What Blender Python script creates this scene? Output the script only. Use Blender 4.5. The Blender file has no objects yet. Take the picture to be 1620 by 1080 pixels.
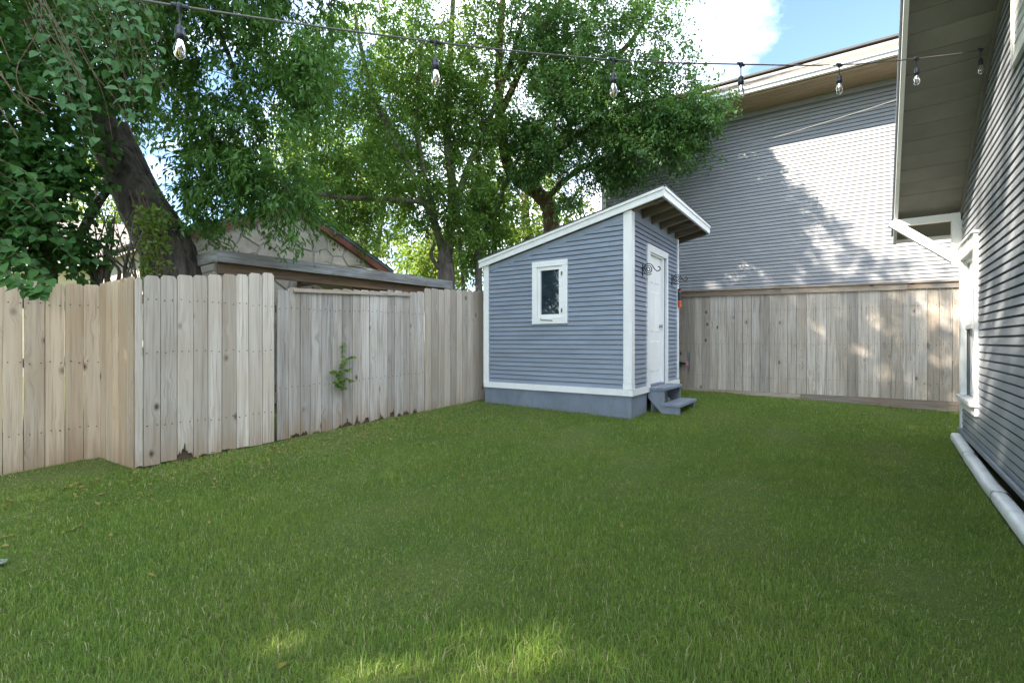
import bpy, math, random
import numpy as np
from mathutils import Vector
R = math.radians
rng = np.random.default_rng(11)
random.seed(11)
scene = bpy.context.scene
col = scene.collection

# ------------------------------------------------------------------ camera, sky, sun, exposure
cam_d = bpy.data.cameras.new('camera'); cam = bpy.data.objects.new('camera', cam_d); col.objects.link(cam)
cam.location = (0, 0, 1.2); cam.rotation_euler = (R(90), 0, 0)
cam_d.sensor_width = 36; cam_d.lens = 770 / 1620 * 36; cam_d.clip_start = 0.05; cam_d.clip_end = 2000
scene.camera = cam
EL = R(40)
SH = Vector((-0.93, -0.37, 0)).normalized()
SUN = Vector((SH.x * math.cos(EL), SH.y * math.cos(EL), math.sin(EL)))
world = bpy.data.worlds.new('World'); scene.world = world; world.use_nodes = True
EXPOSURE = 3.15
sun_d = bpy.data.lights.new('sun', 'SUN'); sun_d.energy = 2.4; sun_d.angle = R(0.5); sun_d.color = (1.0, 0.90, 0.77)
sun = bpy.data.objects.new('sun', sun_d); col.objects.link(sun)
sun.rotation_euler = SUN.to_track_quat('Z', 'Y').to_euler(); sun.location = (-20, -8, 20)
scene.view_settings.view_transform = 'Standard'; scene.view_settings.look = 'None'
scene.view_settings.exposure = EXPOSURE; scene.view_settings.gamma = 1
scene.render.engine = 'CYCLES'
scene.cycles.use_denoising = True
scene.cycles.max_bounces = 10; scene.cycles.diffuse_bounces = 5; scene.cycles.glossy_bounces = 3
scene.cycles.transmission_bounces = 8; scene.cycles.transparent_max_bounces = 8
scene.cycles.sample_clamp_indirect = 6

def nd(nt, typ, ins=None, **props):
    n = nt.nodes.new(typ)
    for k, v in props.items(): setattr(n, k, v)
    for k, v in (ins or {}).items():
        s = n.inputs[k]
        if isinstance(v, bpy.types.NodeSocket): nt.links.new(v, s)
        else: s.default_value = v
    return n
def ramp(nt, fac, stops, interp='LINEAR'):
    n = nd(nt, 'ShaderNodeValToRGB', {'Fac': fac}); cr = n.color_ramp; cr.interpolation = interp
    while len(cr.elements) < len(stops): cr.elements.new(0.5)
    for e, (p, c) in zip(cr.elements, stops):
        e.position = p; e.color = (c, c, c, 1) if not isinstance(c, tuple) else (c[0], c[1], c[2], 1)
    return n.outputs['Color']
def mixc(nt, f, a, b, mode='MIX'):
    ca = a if isinstance(a, bpy.types.NodeSocket) else (*a, 1)
    cb = b if isinstance(b, bpy.types.NodeSocket) else (*b, 1)
    return nd(nt, 'ShaderNodeMixRGB', {'Fac': f, 'Color1': ca, 'Color2': cb}, blend_type=mode).outputs['Color']
def mth(nt, op, a, b=0.0, clamp=False):
    n = nd(nt, 'ShaderNodeMath', {0: a, 1: b}, operation=op); n.use_clamp = clamp
    return n.outputs[0]
def noise(nt, vec, scale, detail=3.0, rough=0.55, dist=0.0):
    return nd(nt, 'ShaderNodeTexNoise', {'Vector': vec, 'Scale': scale, 'Detail': detail, 'Roughness': rough, 'Distortion': dist}).outputs['Fac']

wt = world.node_tree; wt.nodes.clear()
sky = nd(wt, 'ShaderNodeTexSky', sky_type='NISHITA', sun_disc=False, sun_elevation=EL, sun_rotation=math.atan2(SUN.x, SUN.y), air_density=1.0, dust_density=0.3, ozone_density=2.2)
bg_sky = nd(wt, 'ShaderNodeBackground', {'Color': sky.outputs['Color'], 'Strength': 0.05})
tc = nd(wt, 'ShaderNodeTexCoord')
sep = nd(wt, 'ShaderNodeSeparateXYZ', {'Vector': tc.outputs['Generated']})
zz = mth(wt, 'ADD', mth(wt, 'MAXIMUM', sep.outputs['Z'], 0.0), 0.28)
cvec = nd(wt, 'ShaderNodeCombineXYZ', {'X': mth(wt, 'DIVIDE', sep.outputs['X'], zz), 'Y': mth(wt, 'DIVIDE', sep.outputs['Y'], zz), 'Z': 11.4}).outputs[0]
cn = noise(wt, cvec, 1.35, 8.0, 0.58, 0.25)
cmask = ramp(wt, cn, [(0.45, 0.0), (0.60, 1.0)])
cshade = ramp(wt, noise(wt, cvec, 2.6, 6.0, 0.6), [(0.30, (0.15, 0.18, 0.225)), (0.48, (0.44, 0.50, 0.58)), (0.66, (0.74, 0.79, 0.86))])
bg_cl = nd(wt, 'ShaderNodeBackground', {'Color': cshade, 'Strength': 1.0})
wmix = nd(wt, 'ShaderNodeMixShader', {0: cmask, 1: bg_sky.outputs[0], 2: bg_cl.outputs[0]})
wout = nd(wt, 'ShaderNodeOutputWorld', {'Surface': wmix.outputs[0]})

# ------------------------------------------------------------------ materials
def newmat(name):
    m = bpy.data.materials.new(name); m.use_nodes = True
    nt = m.node_tree; b = nt.nodes['Principled BSDF']
    return m, nt, b
def coords(nt, rnd=0.0):
    t = nd(nt, 'ShaderNodeTexCoord'); v = t.outputs['Object']
    if rnd:
        oi = nd(nt, 'ShaderNodeObjectInfo')
        sc = mth(nt, 'MULTIPLY', oi.outputs['Random'], rnd)
        off = nd(nt, 'ShaderNodeCombineXYZ', {'X': sc, 'Y': mth(nt, 'MULTIPLY', sc, 1.7), 'Z': mth(nt, 'MULTIPLY', sc, 2.3)}).outputs[0]
        v = nd(nt, 'ShaderNodeVectorMath', {0: v, 1: off}, operation='ADD').outputs[0]
        return v, oi.outputs['Random']
    return v, None
def vscale(nt, v, s):
    return nd(nt, 'ShaderNodeMapping', {'Vector': v, 'Scale': s}).outputs[0]
def bump(nt, b, h, strength, dist):
    bn = nd(nt, 'ShaderNodeBump', {'Height': h, 'Strength': strength, 'Distance': dist})
    nt.links.new(bn.outputs[0], b.inputs['Normal'])

def wood_mat(name, light, mid, dark, stain=(0.28, 0.16, 0.07), stain_z=0.50, knots=True, along='z', spec=0.25):
    m, nt, b = newmat(name)
    v, rnd = coords(nt, 31.0)
    sc_f = {'z': (55, 55, 1.6), 'x': (1.6, 55, 55), 'xy': (3, 3, 60)}[along]
    sc_m = {'z': (14, 14, 0.7), 'x': (0.7, 14, 14), 'xy': (1.2, 1.2, 18)}[along]
    vor = nd(nt, 'ShaderNodeTexVoronoi', {'Vector': vscale(nt, v, (5.2, 5.2, 3.2) if along == 'z' else (3.0, 5.2, 5.2)), 'Scale': 1.0, 'Randomness': 1.0})
    d = vor.outputs['Distance']
    pull = mth(nt, 'MULTIPLY', mth(nt, 'SUBTRACT', 0.35, d, True), 0.8)
    vm = nd(nt, 'ShaderNodeVectorMath', {0: v, 1: nd(nt, 'ShaderNodeCombineXYZ', {'X': mth(nt, 'MULTIPLY', pull, 0.12), 'Y': mth(nt, 'MULTIPLY', pull, 0.12), 'Z': 0.0}).outputs[0]}, operation='ADD').outputs[0]
    fine = noise(nt, vscale(nt, vm, sc_f), 1.0, 4.0, 0.62)
    med = noise(nt, vscale(nt, vm, sc_m), 1.0, 3.0, 0.55, 0.4)
    patch = noise(nt, v, 1.3, 3.0, 0.6)
    c = mixc(nt, ramp(nt, med, [(0.38, 0.0), (0.62, 1.0)]), mid, light)
    c = mixc(nt, mth(nt, 'MULTIPLY', ramp(nt, fine, [(0.32, 1.0), (0.52, 0.0)]), 0.75), c, dark)
    c = mixc(nt, mth(nt, 'MULTIPLY', ramp(nt, patch, [(0.42, 0.0), (0.68, 1.0)]), 0.45), c, stain)
    # per board tone
    tone = mth(nt, 'ADD', mth(nt, 'MULTIPLY', rnd, 0.56), 0.74)
    c = mixc(nt, 1.0, c, nd(nt, 'ShaderNodeCombineXYZ', {'X': tone, 'Y': tone, 'Z': tone}).outputs[0], 'MULTIPLY')
    rnd2 = mth(nt, 'FRACT', mth(nt, 'MULTIPLY', rnd, 17.31))
    c = mixc(nt, mth(nt, 'MULTIPLY', ramp(nt, rnd2, [(0.35, 0.0), (1.0, 1.0)]), 0.35), c, stain)
    if stain_z > 0:   # rot and soil stain with a ragged upper edge, near the ground
        p = nd(nt, 'ShaderNodeNewGeometry').outputs['Position']
        z = nd(nt, 'ShaderNodeSeparateXYZ', {'Vector': p}).outputs['Z']
        ragged = noise(nt, vscale(nt, v, (16, 16, 1.4)), 1.0, 4.0, 0.6)
        f = mth(nt, 'SUBTRACT', mth(nt, 'MULTIPLY', ragged, stain_z * 1.9), mth(nt, 'ADD', z, stain_z * 0.28))
        c = mixc(nt, mth(nt, 'MULTIPLY', mth(nt, 'MULTIPLY', f, 2.2, True), 0.75), c, (0.25, 0.155, 0.08))
    if knots:
        on = ramp(nt, vor.outputs['Color'], [(0.45, 0.0), (0.5, 1.0)])
        kf = mth(nt, 'MULTIPLY', ramp(nt, d, [(0.05, 1.0), (0.085, 0.55), (0.17, 0.0)]), on)
        c = mixc(nt, kf, c, (0.085, 0.055, 0.04))
    nt.links.new(c, b.inputs['Base Color'])
    b.inputs['Roughness'].default_value = 0.82; b.inputs['Specular IOR Level'].default_value = spec
    bump(nt, b, fine, 0.5, 0.004)
    return m

def paint_mat(name, base, var=0.10, rough=0.5, dirt=(0.2, 0.17, 0.13), dirt_amt=0.25, chips=0.0, grain=True, spec=0.4, splash=0.0):
    m, nt, b = newmat(name)
    v, rnd = coords(nt, 17.0)
    n1 = noise(nt, v, 1.7, 4.0, 0.6); n2 = noise(nt, vscale(nt, v, (7, 7, 3)), 1.0, 5.0, 0.65)
    dk = tuple(x * (1 - var * 2.2) for x in base); lt = tuple(min(1, x * (1 + var)) for x in base)
    c = mixc(nt, ramp(nt, n1, [(0.3, 0.0), (0.7, 1.0)]), dk, lt)
    tone = mth(nt, 'ADD', mth(nt, 'MULTIPLY', rnd, var * 1.2), 1 - var * 0.6)
    c = mixc(nt, 1.0, c, nd(nt, 'ShaderNodeCombineXYZ', {'X': tone, 'Y': tone, 'Z': tone}).outputs[0], 'MULTIPLY')
    c = mixc(nt, mth(nt, 'MULTIPLY', ramp(nt, n2, [(0.52, 0.0), (0.78, 1.0)]), dirt_amt), c, dirt)
    if chips:
        n3 = noise(nt, v, 26.0, 3.0, 0.6)
        c = mixc(nt, mth(nt, 'MULTIPLY', ramp(nt, n3, [(0.70, 0.0), (0.73, 1.0)]), chips), c, (0.30, 0.25, 0.2))
    if splash:
        z = nd(nt, 'ShaderNodeSeparateXYZ', {'Vector': nd(nt, 'ShaderNodeNewGeometry').outputs['Position']}).outputs['Z']
        sp_ = noise(nt, vscale(nt, v, (9, 9, 5)), 1.0, 5.0, 0.7)
        f = mth(nt, 'SUBTRACT', mth(nt, 'MULTIPLY', sp_, splash * 2.2), mth(nt, 'ADD', z, splash * 0.15))
        c = mixc(nt, mth(nt, 'MULTIPLY', mth(nt, 'MULTIPLY', f, 3.0, True), 0.6), c, (0.15, 0.125, 0.085))
    nt.links.new(c, b.inputs['Base Color'])
    b.inputs['Roughness'].default_value = rough; b.inputs['Specular IOR Level'].default_value = spec
    if grain: bump(nt, b, noise(nt, vscale(nt, v, (60, 60, 160)), 1.0, 3.0), 0.15, 0.002)
    return m

def plain_mat(name, c, rough=0.5, metal=0.0, spec=0.4):
    m, nt, b = newmat(name)
    v, _ = coords(nt)
    n1 = noise(nt, v, 14.0, 4.0, 0.6)
    cc = mixc(nt, n1, tuple(x * 0.8 for x in c), tuple(min(1, x * 1.2) for x in c))
    nt.links.new(cc, b.inputs['Base Color'])
    b.inputs['Roughness'].default_value = rough; b.inputs['Metallic'].default_value = metal; b.inputs['Specular IOR Level'].default_value = spec
    return m

def leaf_mat(name, a, bcol, trans, tw=0.42, rough=0.5, spec=0.3):
    m, nt, b = newmat(name)
    at = nd(nt, 'ShaderNodeAttribute', attribute_name='lv')
    c = mixc(nt, at.outputs['Fac'], a, bcol)
    nt.links.new(c, b.inputs['Base Color'])
    b.inputs['Roughness'].default_value = rough; b.inputs['Specular IOR Level'].default_value = spec
    tr = nd(nt, 'ShaderNodeBsdfTranslucent', {'Color': mixc(nt, 0.5, c, trans)})
    mx = nd(nt, 'ShaderNodeMixShader', {0: tw, 1: b.outputs[0], 2: tr.outputs[0]})
    nt.links.new(mx.outputs[0], nt.nodes['Material Output'].inputs['Surface'])
    return m

def bark_mat(name, a, bcol, scale=9.0, moss=0.0):
    m, nt, b = newmat(name)
    v, _ = coords(nt)
    n1 = noise(nt, vscale(nt, v, (scale, scale, scale * 0.22)), 1.0, 6.0, 0.65, 0.5)
    n2 = noise(nt, v, 2.5, 4.0)
    c = mixc(nt, ramp(nt, n1, [(0.35, 0.0), (0.62, 1.0)]), a, bcol)
    c = mixc(nt, mth(nt, 'MULTIPLY', ramp(nt, n2, [(0.45, 0.0), (0.65, 1.0)]), 0.4), c, tuple(x * 1.3 for x in bcol))
    nt.links.new(c, b.inputs['Base Color']); b.inputs['Roughness'].default_value = 0.9; b.inputs['Specular IOR Level'].default_value = 0.2
    bump(nt, b, n1, 1.0, 0.06)
    return m

M = {}
M['fence_tan'] = wood_mat('cedar_tan', (0.546, 0.441, 0.326), (0.463, 0.362, 0.263), (0.263, 0.189, 0.126), stain=(0.452, 0.306, 0.179))
M['fence_grey'] = wood_mat('cedar_grey', (0.565, 0.499, 0.425), (0.467, 0.407, 0.337), (0.272, 0.228, 0.185), stain=(0.403, 0.316, 0.228))
M['fence_old'] = wood_mat('cedar_old', (0.503, 0.464, 0.422), (0.384, 0.347, 0.311), (0.170, 0.144, 0.118), stain=(0.331, 0.268, 0.204), stain_z=0.62)
M['fence_back'] = wood_mat('cedar_back', (0.50, 0.45, 0.39), (0.39, 0.345, 0.295), (0.17, 0.145, 0.12), stain=(0.33, 0.26, 0.19), stain_z=0.0)
M['rail'] = wood_mat('rail_wood', (0.374, 0.330, 0.285), (0.294, 0.249, 0.214), (0.134, 0.107, 0.089), stain_z=0.0, along='xy', knots=True)
M['rot'] = plain_mat('rotten_wood', (0.10, 0.066, 0.042), 0.95)
M['beam'] = wood_mat('weathered_beam', (0.40, 0.41, 0.40), (0.28, 0.28, 0.26), (0.10, 0.085, 0.07), stain=(0.17, 0.13, 0.10), stain_z=0.0, along='xy')
M['beam_dark'] = wood_mat('brown_beam', (0.20, 0.145, 0.10), (0.14, 0.10, 0.07), (0.06, 0.04, 0.03), stain_z=0.0, along='xy')
M['siding'] = paint_mat('grey_siding_paint', (0.235, 0.275, 0.34), 0.07, 0.45, dirt_amt=0.16)
M['siding_n'] = paint_mat('neighbour_siding_paint', (0.27, 0.275, 0.285), 0.06, 0.5, dirt_amt=0.14)
M['siding_h'] = paint_mat('house_siding_paint', (0.29, 0.31, 0.34), 0.06, 0.42, dirt_amt=0.16)
M['sheath'] = paint_mat('sheathing_paint', (0.16, 0.165, 0.175), 0.05, 0.7, grain=False)
M['skirt'] = paint_mat('blue_grey_skirt_paint', (0.19, 0.225, 0.28), 0.10, 0.55, dirt=(0.1, 0.09, 0.07), dirt_amt=0.45, chips=0.6, splash=0.26)
M['white'] = paint_mat('white_trim_paint', (0.80, 0.80, 0.79), 0.03, 0.42, dirt=(0.45, 0.40, 0.33), dirt_amt=0.22, chips=0.35)
M['white_clean'] = paint_mat('white_door_paint', (0.82, 0.82, 0.81), 0.02, 0.38, dirt=(0.55, 0.5, 0.44), dirt_amt=0.15)
M['soffit'] = paint_mat('soffit_paint', (0.20, 0.192, 0.168), 0.10, 0.6, dirt=(0.16, 0.11, 0.07), dirt_amt=0.35)
M['soffit_n'] = paint_mat('tan_bounce_soffit', (0.36, 0.265, 0.165), 0.08, 0.6, dirt=(0.2, 0.15, 0.1), dirt_amt=0.3)  # tan deepened to hold warm light reflected up under the eave
M['rafter'] = wood_mat('rafter_wood', (0.20, 0.175, 0.145), (0.14, 0.12, 0.098), (0.12, 0.09, 0.07), stain_z=0.0, along='xy', stain=(0.24, 0.15, 0.09))
M['step'] = paint_mat('grey_step_paint', (0.22, 0.25, 0.30), 0.12, 0.6, dirt=(0.1, 0.09, 0.08), dirt_amt=0.45, chips=0.3)
M['black_iron'] = plain_mat('black_iron', (0.012, 0.012, 0.014), 0.45)
M['black_plastic'] = plain_mat('black_plastic', (0.03, 0.034, 0.045), 0.4)
M['orange'] = plain_mat('orange_plastic', (0.62, 0.10, 0.03), 0.4)
M['pink'] = plain_mat('pink_tag', (0.72, 0.22, 0.22), 0.6)
M['cable'] = plain_mat('grey_cable', (0.15, 0.135, 0.125), 0.6)
M['pale_cable'] = plain_mat('pale_cable', (0.32, 0.29, 0.25), 0.5)
M['filament'] = plain_mat('amber_filament', (0.85, 0.42, 0.08), 0.3)
M['pipe'] = plain_mat('galvanised_pipe', (0.30, 0.35, 0.42), 0.4, 0.5)
M['pvc'] = paint_mat('white_downspout', (0.80, 0.81, 0.80), 0.04, 0.35, dirt=(0.30, 0.31, 0.22), dirt_amt=0.5, grain=False, splash=0.05)
M['seam'] = plain_mat('dark_seam', (0.02, 0.02, 0.02), 0.8)
M['red_trim'] = paint_mat('red_brown_trim', (0.235, 0.085, 0.05), 0.15, 0.6, dirt=(0.3, 0.25, 0.2), dirt_amt=0.3, chips=0.5)
M['teal_trim'] = plain_mat('teal_drip_edge', (0.13, 0.25, 0.29), 0.5)
M['mortar'] = plain_mat('grey_mortar', (0.36, 0.335, 0.30), 0.95)
M['cream'] = paint_mat('cream_wall', (0.52, 0.46, 0.34), 0.08, 0.8, grain=False)
M['lid'] = plain_mat('clouded_plastic', (0.14, 0.18, 0.12), 0.25)
M['dark_base'] = plain_mat('dark_gap_base', (0.045, 0.033, 0.022), 0.95)  # foundation colour, dark to read as the black gap under the house wall

def stone_mat():
    m, nt, b = newmat('limestone')
    v, rnd = coords(nt, 23.0)
    n1 = noise(nt, v, 5.0, 6.0, 0.65); n2 = noise(nt, v, 30.0, 4.0)
    c = mixc(nt, ramp(nt, n1, [(0.3, 0.0), (0.7, 1.0)]), (0.40, 0.34, 0.255), (0.60, 0.54, 0.44))
    t = mth(nt, 'ADD', mth(nt, 'MULTIPLY', rnd, 0.4), 0.75)
    c = mixc(nt, 1.0, c, nd(nt, 'ShaderNodeCombineXYZ', {'X': t, 'Y': t, 'Z': t}).outputs[0], 'MULTIPLY')
    nt.links.new(c, b.inputs['Base Color']); b.inputs['Roughness'].default_value = 0.9
    bump(nt, b, n2, 0.5, 0.006); return m
M['stone'] = stone_mat()
def shingle_mat(name, a, c2):
    m, nt, b = newmat(name)
    v, _ = coords(nt)
    n1 = noise(nt, v, 90.0, 3.0, 0.7); n2 = noise(nt, vscale(nt, v, (4, 4, 14)), 1.0, 3.0)
    c = mixc(nt, ramp(nt, n1, [(0.3, 0.0), (0.7, 1.0)]), a, c2)
    c = mixc(nt, mth(nt, 'MULTIPLY', n2, 0.5), c, tuple(x * 0.7 for x in a))
    nt.links.new(c, b.inputs['Base Color']); b.inputs['Roughness'].default_value = 0.95
    bump(nt, b, n1, 0.6, 0.005); return m
M['shingle'] = shingle_mat('tan_shingle', (0.15, 0.135, 0.115), (0.27, 0.245, 0.215))
M['shingle_dark'] = shingle_mat('dark_shingle', (0.05, 0.05, 0.052), (0.12, 0.12, 0.12))
M['tarp'] = paint_mat('cream_tarp', (0.52, 0.47, 0.30), 0.12, 0.7, dirt=(0.25, 0.2, 0.12), dirt_amt=0.4, grain=False)

def glass_pane_mat(name, tint=(0.02, 0.03, 0.04), rough=0.03):
    m, nt, b = newmat(name)
    v, _ = coords(nt); n1 = noise(nt, v, 9.0, 5.0, 0.6)
    nt.links.new(mixc(nt, ramp(nt, n1, [(0.45, 0.0), (0.75, 1.0)]), tint, tuple(x * 2.0 for x in tint)), b.inputs['Base Color'])
    b.inputs['Roughness'].default_value = rough; b.inputs['Specular IOR Level'].default_value = 0.8; b.inputs['IOR'].default_value = 1.52
    return m
M['pane'] = glass_pane_mat('dark_window_glass')
M['pane_house'] = glass_pane_mat('pale_window_glass', (0.16, 0.22, 0.22), 0.06)
def bulb_glass():
    m, nt, b = newmat('clear_bulb_glass')
    gl = nd(nt, 'ShaderNodeBsdfGlossy', {'Color': (1, 1, 1, 1), 'Roughness': 0.02})
    tp = nd(nt, 'ShaderNodeBsdfTransparent', {'Color': (0.90, 0.91, 0.90, 1)})
    fr = nd(nt, 'ShaderNodeFresnel', {'IOR': 1.7})
    mx = nd(nt, 'ShaderNodeMixShader', {0: fr.outputs[0], 1: tp.outputs[0], 2: gl.outputs[0]})
    nt.links.new(mx.outputs[0], nt.nodes['Material Output'].inputs['Surface']); return m
M['bulb'] = bulb_glass()

M['leaf_pecan'] = leaf_mat('pecan_leaf', (0.051, 0.128, 0.031), (0.122, 0.243, 0.058), (0.230, 0.435, 0.051), 0.40)
M['leaf_vine'] = leaf_mat('vine_leaf', (0.050, 0.127, 0.055), (0.094, 0.204, 0.077), (0.176, 0.352, 0.055), 0.30, 0.55, 0.25)
M['leaf_big'] = leaf_mat('heart_leaf', (0.031, 0.095, 0.028), (0.067, 0.168, 0.039), (0.157, 0.336, 0.045), 0.30, 0.55, 0.25)
M['leaf_light'] = leaf_mat('light_leaf', (0.060, 0.144, 0.026), (0.168, 0.288, 0.060), (0.336, 0.516, 0.060), 0.46)
M['leaf_yellow'] = leaf_mat('sunny_leaf', (0.085, 0.165, 0.025), (0.19, 0.28, 0.05), (0.38, 0.48, 0.06), 0.46)
M['leaf_oak'] = leaf_mat('oak_leaf', (0.037, 0.106, 0.027), (0.106, 0.213, 0.056), (0.225, 0.425, 0.050), 0.36, 0.42, 0.45)
M['bark_dark'] = bark_mat('dark_bark', (0.030, 0.024, 0.020), (0.15, 0.125, 0.105), 13)
M['bark_grey'] = bark_mat('grey_bark', (0.09, 0.075, 0.06), (0.21, 0.18, 0.15), 14)
M['bark_brown'] = bark_mat('brown_bark', (0.065, 0.040, 0.026), (0.18, 0.115, 0.075), 12)
M['bark_twig'] = bark_mat('pale_twig_bark', (0.11, 0.075, 0.045), (0.20, 0.145, 0.10), 20)

def grass_mat():
    m, nt, b = newmat('grass_blade')
    at = nd(nt, 'ShaderNodeAttribute', attribute_name='lv')
    p = nd(nt, 'ShaderNodeNewGeometry').outputs['Position']
    n1 = noise(nt, p, 1.1, 6.0, 0.68); n2 = noise(nt, p, 6.0, 4.0, 0.65)
    c = ramp(nt, at.outputs['Fac'], [(0.0, (0.066, 0.130, 0.018)), (0.40, (0.140, 0.240, 0.032)), (0.80, (0.255, 0.345, 0.064)), (0.92, (0.42, 0.42, 0.17)), (1.0, (0.62, 0.54, 0.34))])
    c = mixc(nt, mth(nt, 'MULTIPLY', ramp(nt, n1, [(0.44, 0.0), (0.66, 1.0)]), 0.38), c, (0.225, 0.265, 0.048))
    c = mixc(nt, mth(nt, 'MULTIPLY', ramp(nt, n2, [(0.48, 0.0), (0.66, 1.0)]), 0.45), c, (0.09, 0.17, 0.04))
    nt.links.new(c, b.inputs['Base Color']); b.inputs['Roughness'].default_value = 0.55; b.inputs['Specular IOR Level'].default_value = 0.25
    gn = nd(nt, 'ShaderNodeNewGeometry').outputs['Normal']
    nm = nd(nt, 'ShaderNodeVectorMath', {0: nd(nt, 'ShaderNodeVectorMath', {0: nd(nt, 'ShaderNodeVectorMath', {0: gn, 1: (0.55, 0.55, 0.55)}, operation='MULTIPLY').outputs[0], 1: (0, 0, 0.52)}, operation='ADD').outputs[0]}, operation='NORMALIZE').outputs[0]
    nt.links.new(nm, b.inputs['Normal'])
    tr = nd(nt, 'ShaderNodeBsdfTranslucent', {'Color': mixc(nt, 0.4, c, (0.32, 0.48, 0.06))})
    mx = nd(nt, 'ShaderNodeMixShader', {0: 0.45, 1: b.outputs[0], 2: tr.outputs[0]})
    nt.links.new(mx.outputs[0], nt.nodes['Material Output'].inputs['Surface']); return m
M['grass'] = grass_mat()
def ground_mat():
    m, nt, b = newmat('lawn_soil')
    p = nd(nt, 'ShaderNodeNewGeometry').outputs['Position']
    n1 = noise(nt, p, 1.1, 5.0, 0.6); n2 = noise(nt, p, 40.0, 5.0, 0.7)
    c = mixc(nt, ramp(nt, n1, [(0.35, 0.0), (0.65, 1.0)]), (0.095, 0.135, 0.035), (0.14, 0.135, 0.06))
    c = mixc(nt, ramp(nt, n2, [(0.4, 0.0), (0.7, 1.0)]), c, (0.12, 0.165, 0.04))
    nt.links.new(c, b.inputs['Base Color']); b.inputs['Roughness'].default_value = 1.0; b.inputs['Specular IOR Level'].default_value = 0.1
    bump(nt, b, n2, 0.8, 0.03); return m
M['ground'] = ground_mat()
M['litter'] = leaf_mat('fallen_leaf', (0.30, 0.22, 0.05), (0.24, 0.20, 0.07), (0.4, 0.3, 0.05), 0.2)

# ------------------------------------------------------------------ mesh helpers (verts are given in world space)
def tag(o, label=None, cat=None, group=None, kind=None):
    if label: o['label'] = label
    if cat: o['category'] = cat
    if group: o['group'] = group
    if kind: o['kind'] = kind
    return o
def root_loc(o):
    v = Vector((0, 0, 0))
    while o is not None: v += o.location; o = o.parent
    return v
def thing(name, loc, label, cat, group=None):
    o = bpy.data.objects.new(name, None); col.objects.link(o); o.location = loc; o.empty_display_size = 0.1
    return tag(o, label, cat, group)
def link(name, me, mat, parent=None, loc=None, smooth=False):
    o = bpy.data.objects.new(name, me); col.objects.link(o)
    if mat is not None: me.materials.append(M[mat] if isinstance(mat, str) else mat)
    if parent is not None: o.parent = parent
    if loc is not None: o.location = loc
    if smooth: me.polygons.foreach_set('use_smooth', [True] * len(me.polygons))
    return o
def build(name, verts, faces, mat, parent=None, base=None, smooth=False):
    off = root_loc(parent) if parent is not None else Vector(base or (0, 0, 0))
    me = bpy.data.meshes.new(name)
    me.from_pydata([(v[0] - off.x, v[1] - off.y, v[2] - off.z) for v in verts], [], faces)
    me.update()
    return link(name, me, mat, parent, None if parent is not None else off, smooth)
class MB:
    def __init__(s): s.v = []; s.f = []
    def add(s, verts, faces):
        n = len(s.v); s.v += [tuple(v) for v in verts]; s.f += [tuple(i + n for i in f) for f in faces]; return s
    def hexa(s, p):   # 8 points: bottom ring 0-3, top ring 4-7
        return s.add(p, [(3, 2, 1, 0), (4, 5, 6, 7), (0, 1, 5, 4), (1, 2, 6, 5), (2, 3, 7, 6), (3, 0, 4, 7)])
    def prism(s, poly_a, poly_b):
        n = len(poly_a)
        return s.add(list(poly_a) + list(poly_b), [tuple(range(n))[::-1], tuple(range(n, 2 * n))] + [(i, (i + 1) % n, n + (i + 1) % n, n + i) for i in range(n)])
    def tube(s, pts, radii, sides=8, cap=True):
        v, f = tube(pts, radii, sides, cap); return s.add(v, f)
    def build(s, name, mat, parent=None, base=None, smooth=False): return build(name, s.v, s.f, mat, parent, base, smooth)
class Frame:   # a = along, o = outward, z = up
    def __init__(s, org, along, out): s.O = Vector((org[0], org[1], 0)); s.A = Vector((along[0], along[1], 0)).normalized(); s.N = Vector((out[0], out[1], 0)).normalized()
    def p(s, a, o, z): return s.O + s.A * a + s.N * o + Vector((0, 0, z))
    def box(s, mb, a0, a1, o0, o1, z0, z1):
        return mb.hexa([s.p(a0, o0, z0), s.p(a1, o0, z0), s.p(a1, o1, z0), s.p(a0, o1, z0), s.p(a0, o0, z1), s.p(a1, o0, z1), s.p(a1, o1, z1), s.p(a0, o1, z1)])
    def beam(s, mb, p0, p1, w, h, axis='z'):   # p0,p1 = (a,o,z) centreline; w thickness sideways, h height
        q0 = Vector(p0); q1 = Vector(p1); d = (q1 - q0).normalized()
        up = Vector((0, 0, 1)); side = d.cross(up)
        if side.length < 1e-3: side = Vector((1, 0, 0))
        side.normalize(); up = side.cross(d).normalized()
        r = []
        for q in (q0, q1):
            for (sx, sz) in ((-1, -1), (1, -1), (1, 1), (-1, 1)):
                k = q + side * (sx * w / 2) + up * (sz * h / 2); r.append(s.p(k.x, k.y, k.z))
        return mb.hexa(r)
    def part(s, name, mat, parent, *b):
        mb = MB(); s.box(mb, *b); return mb.build(name, mat, parent)

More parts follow.
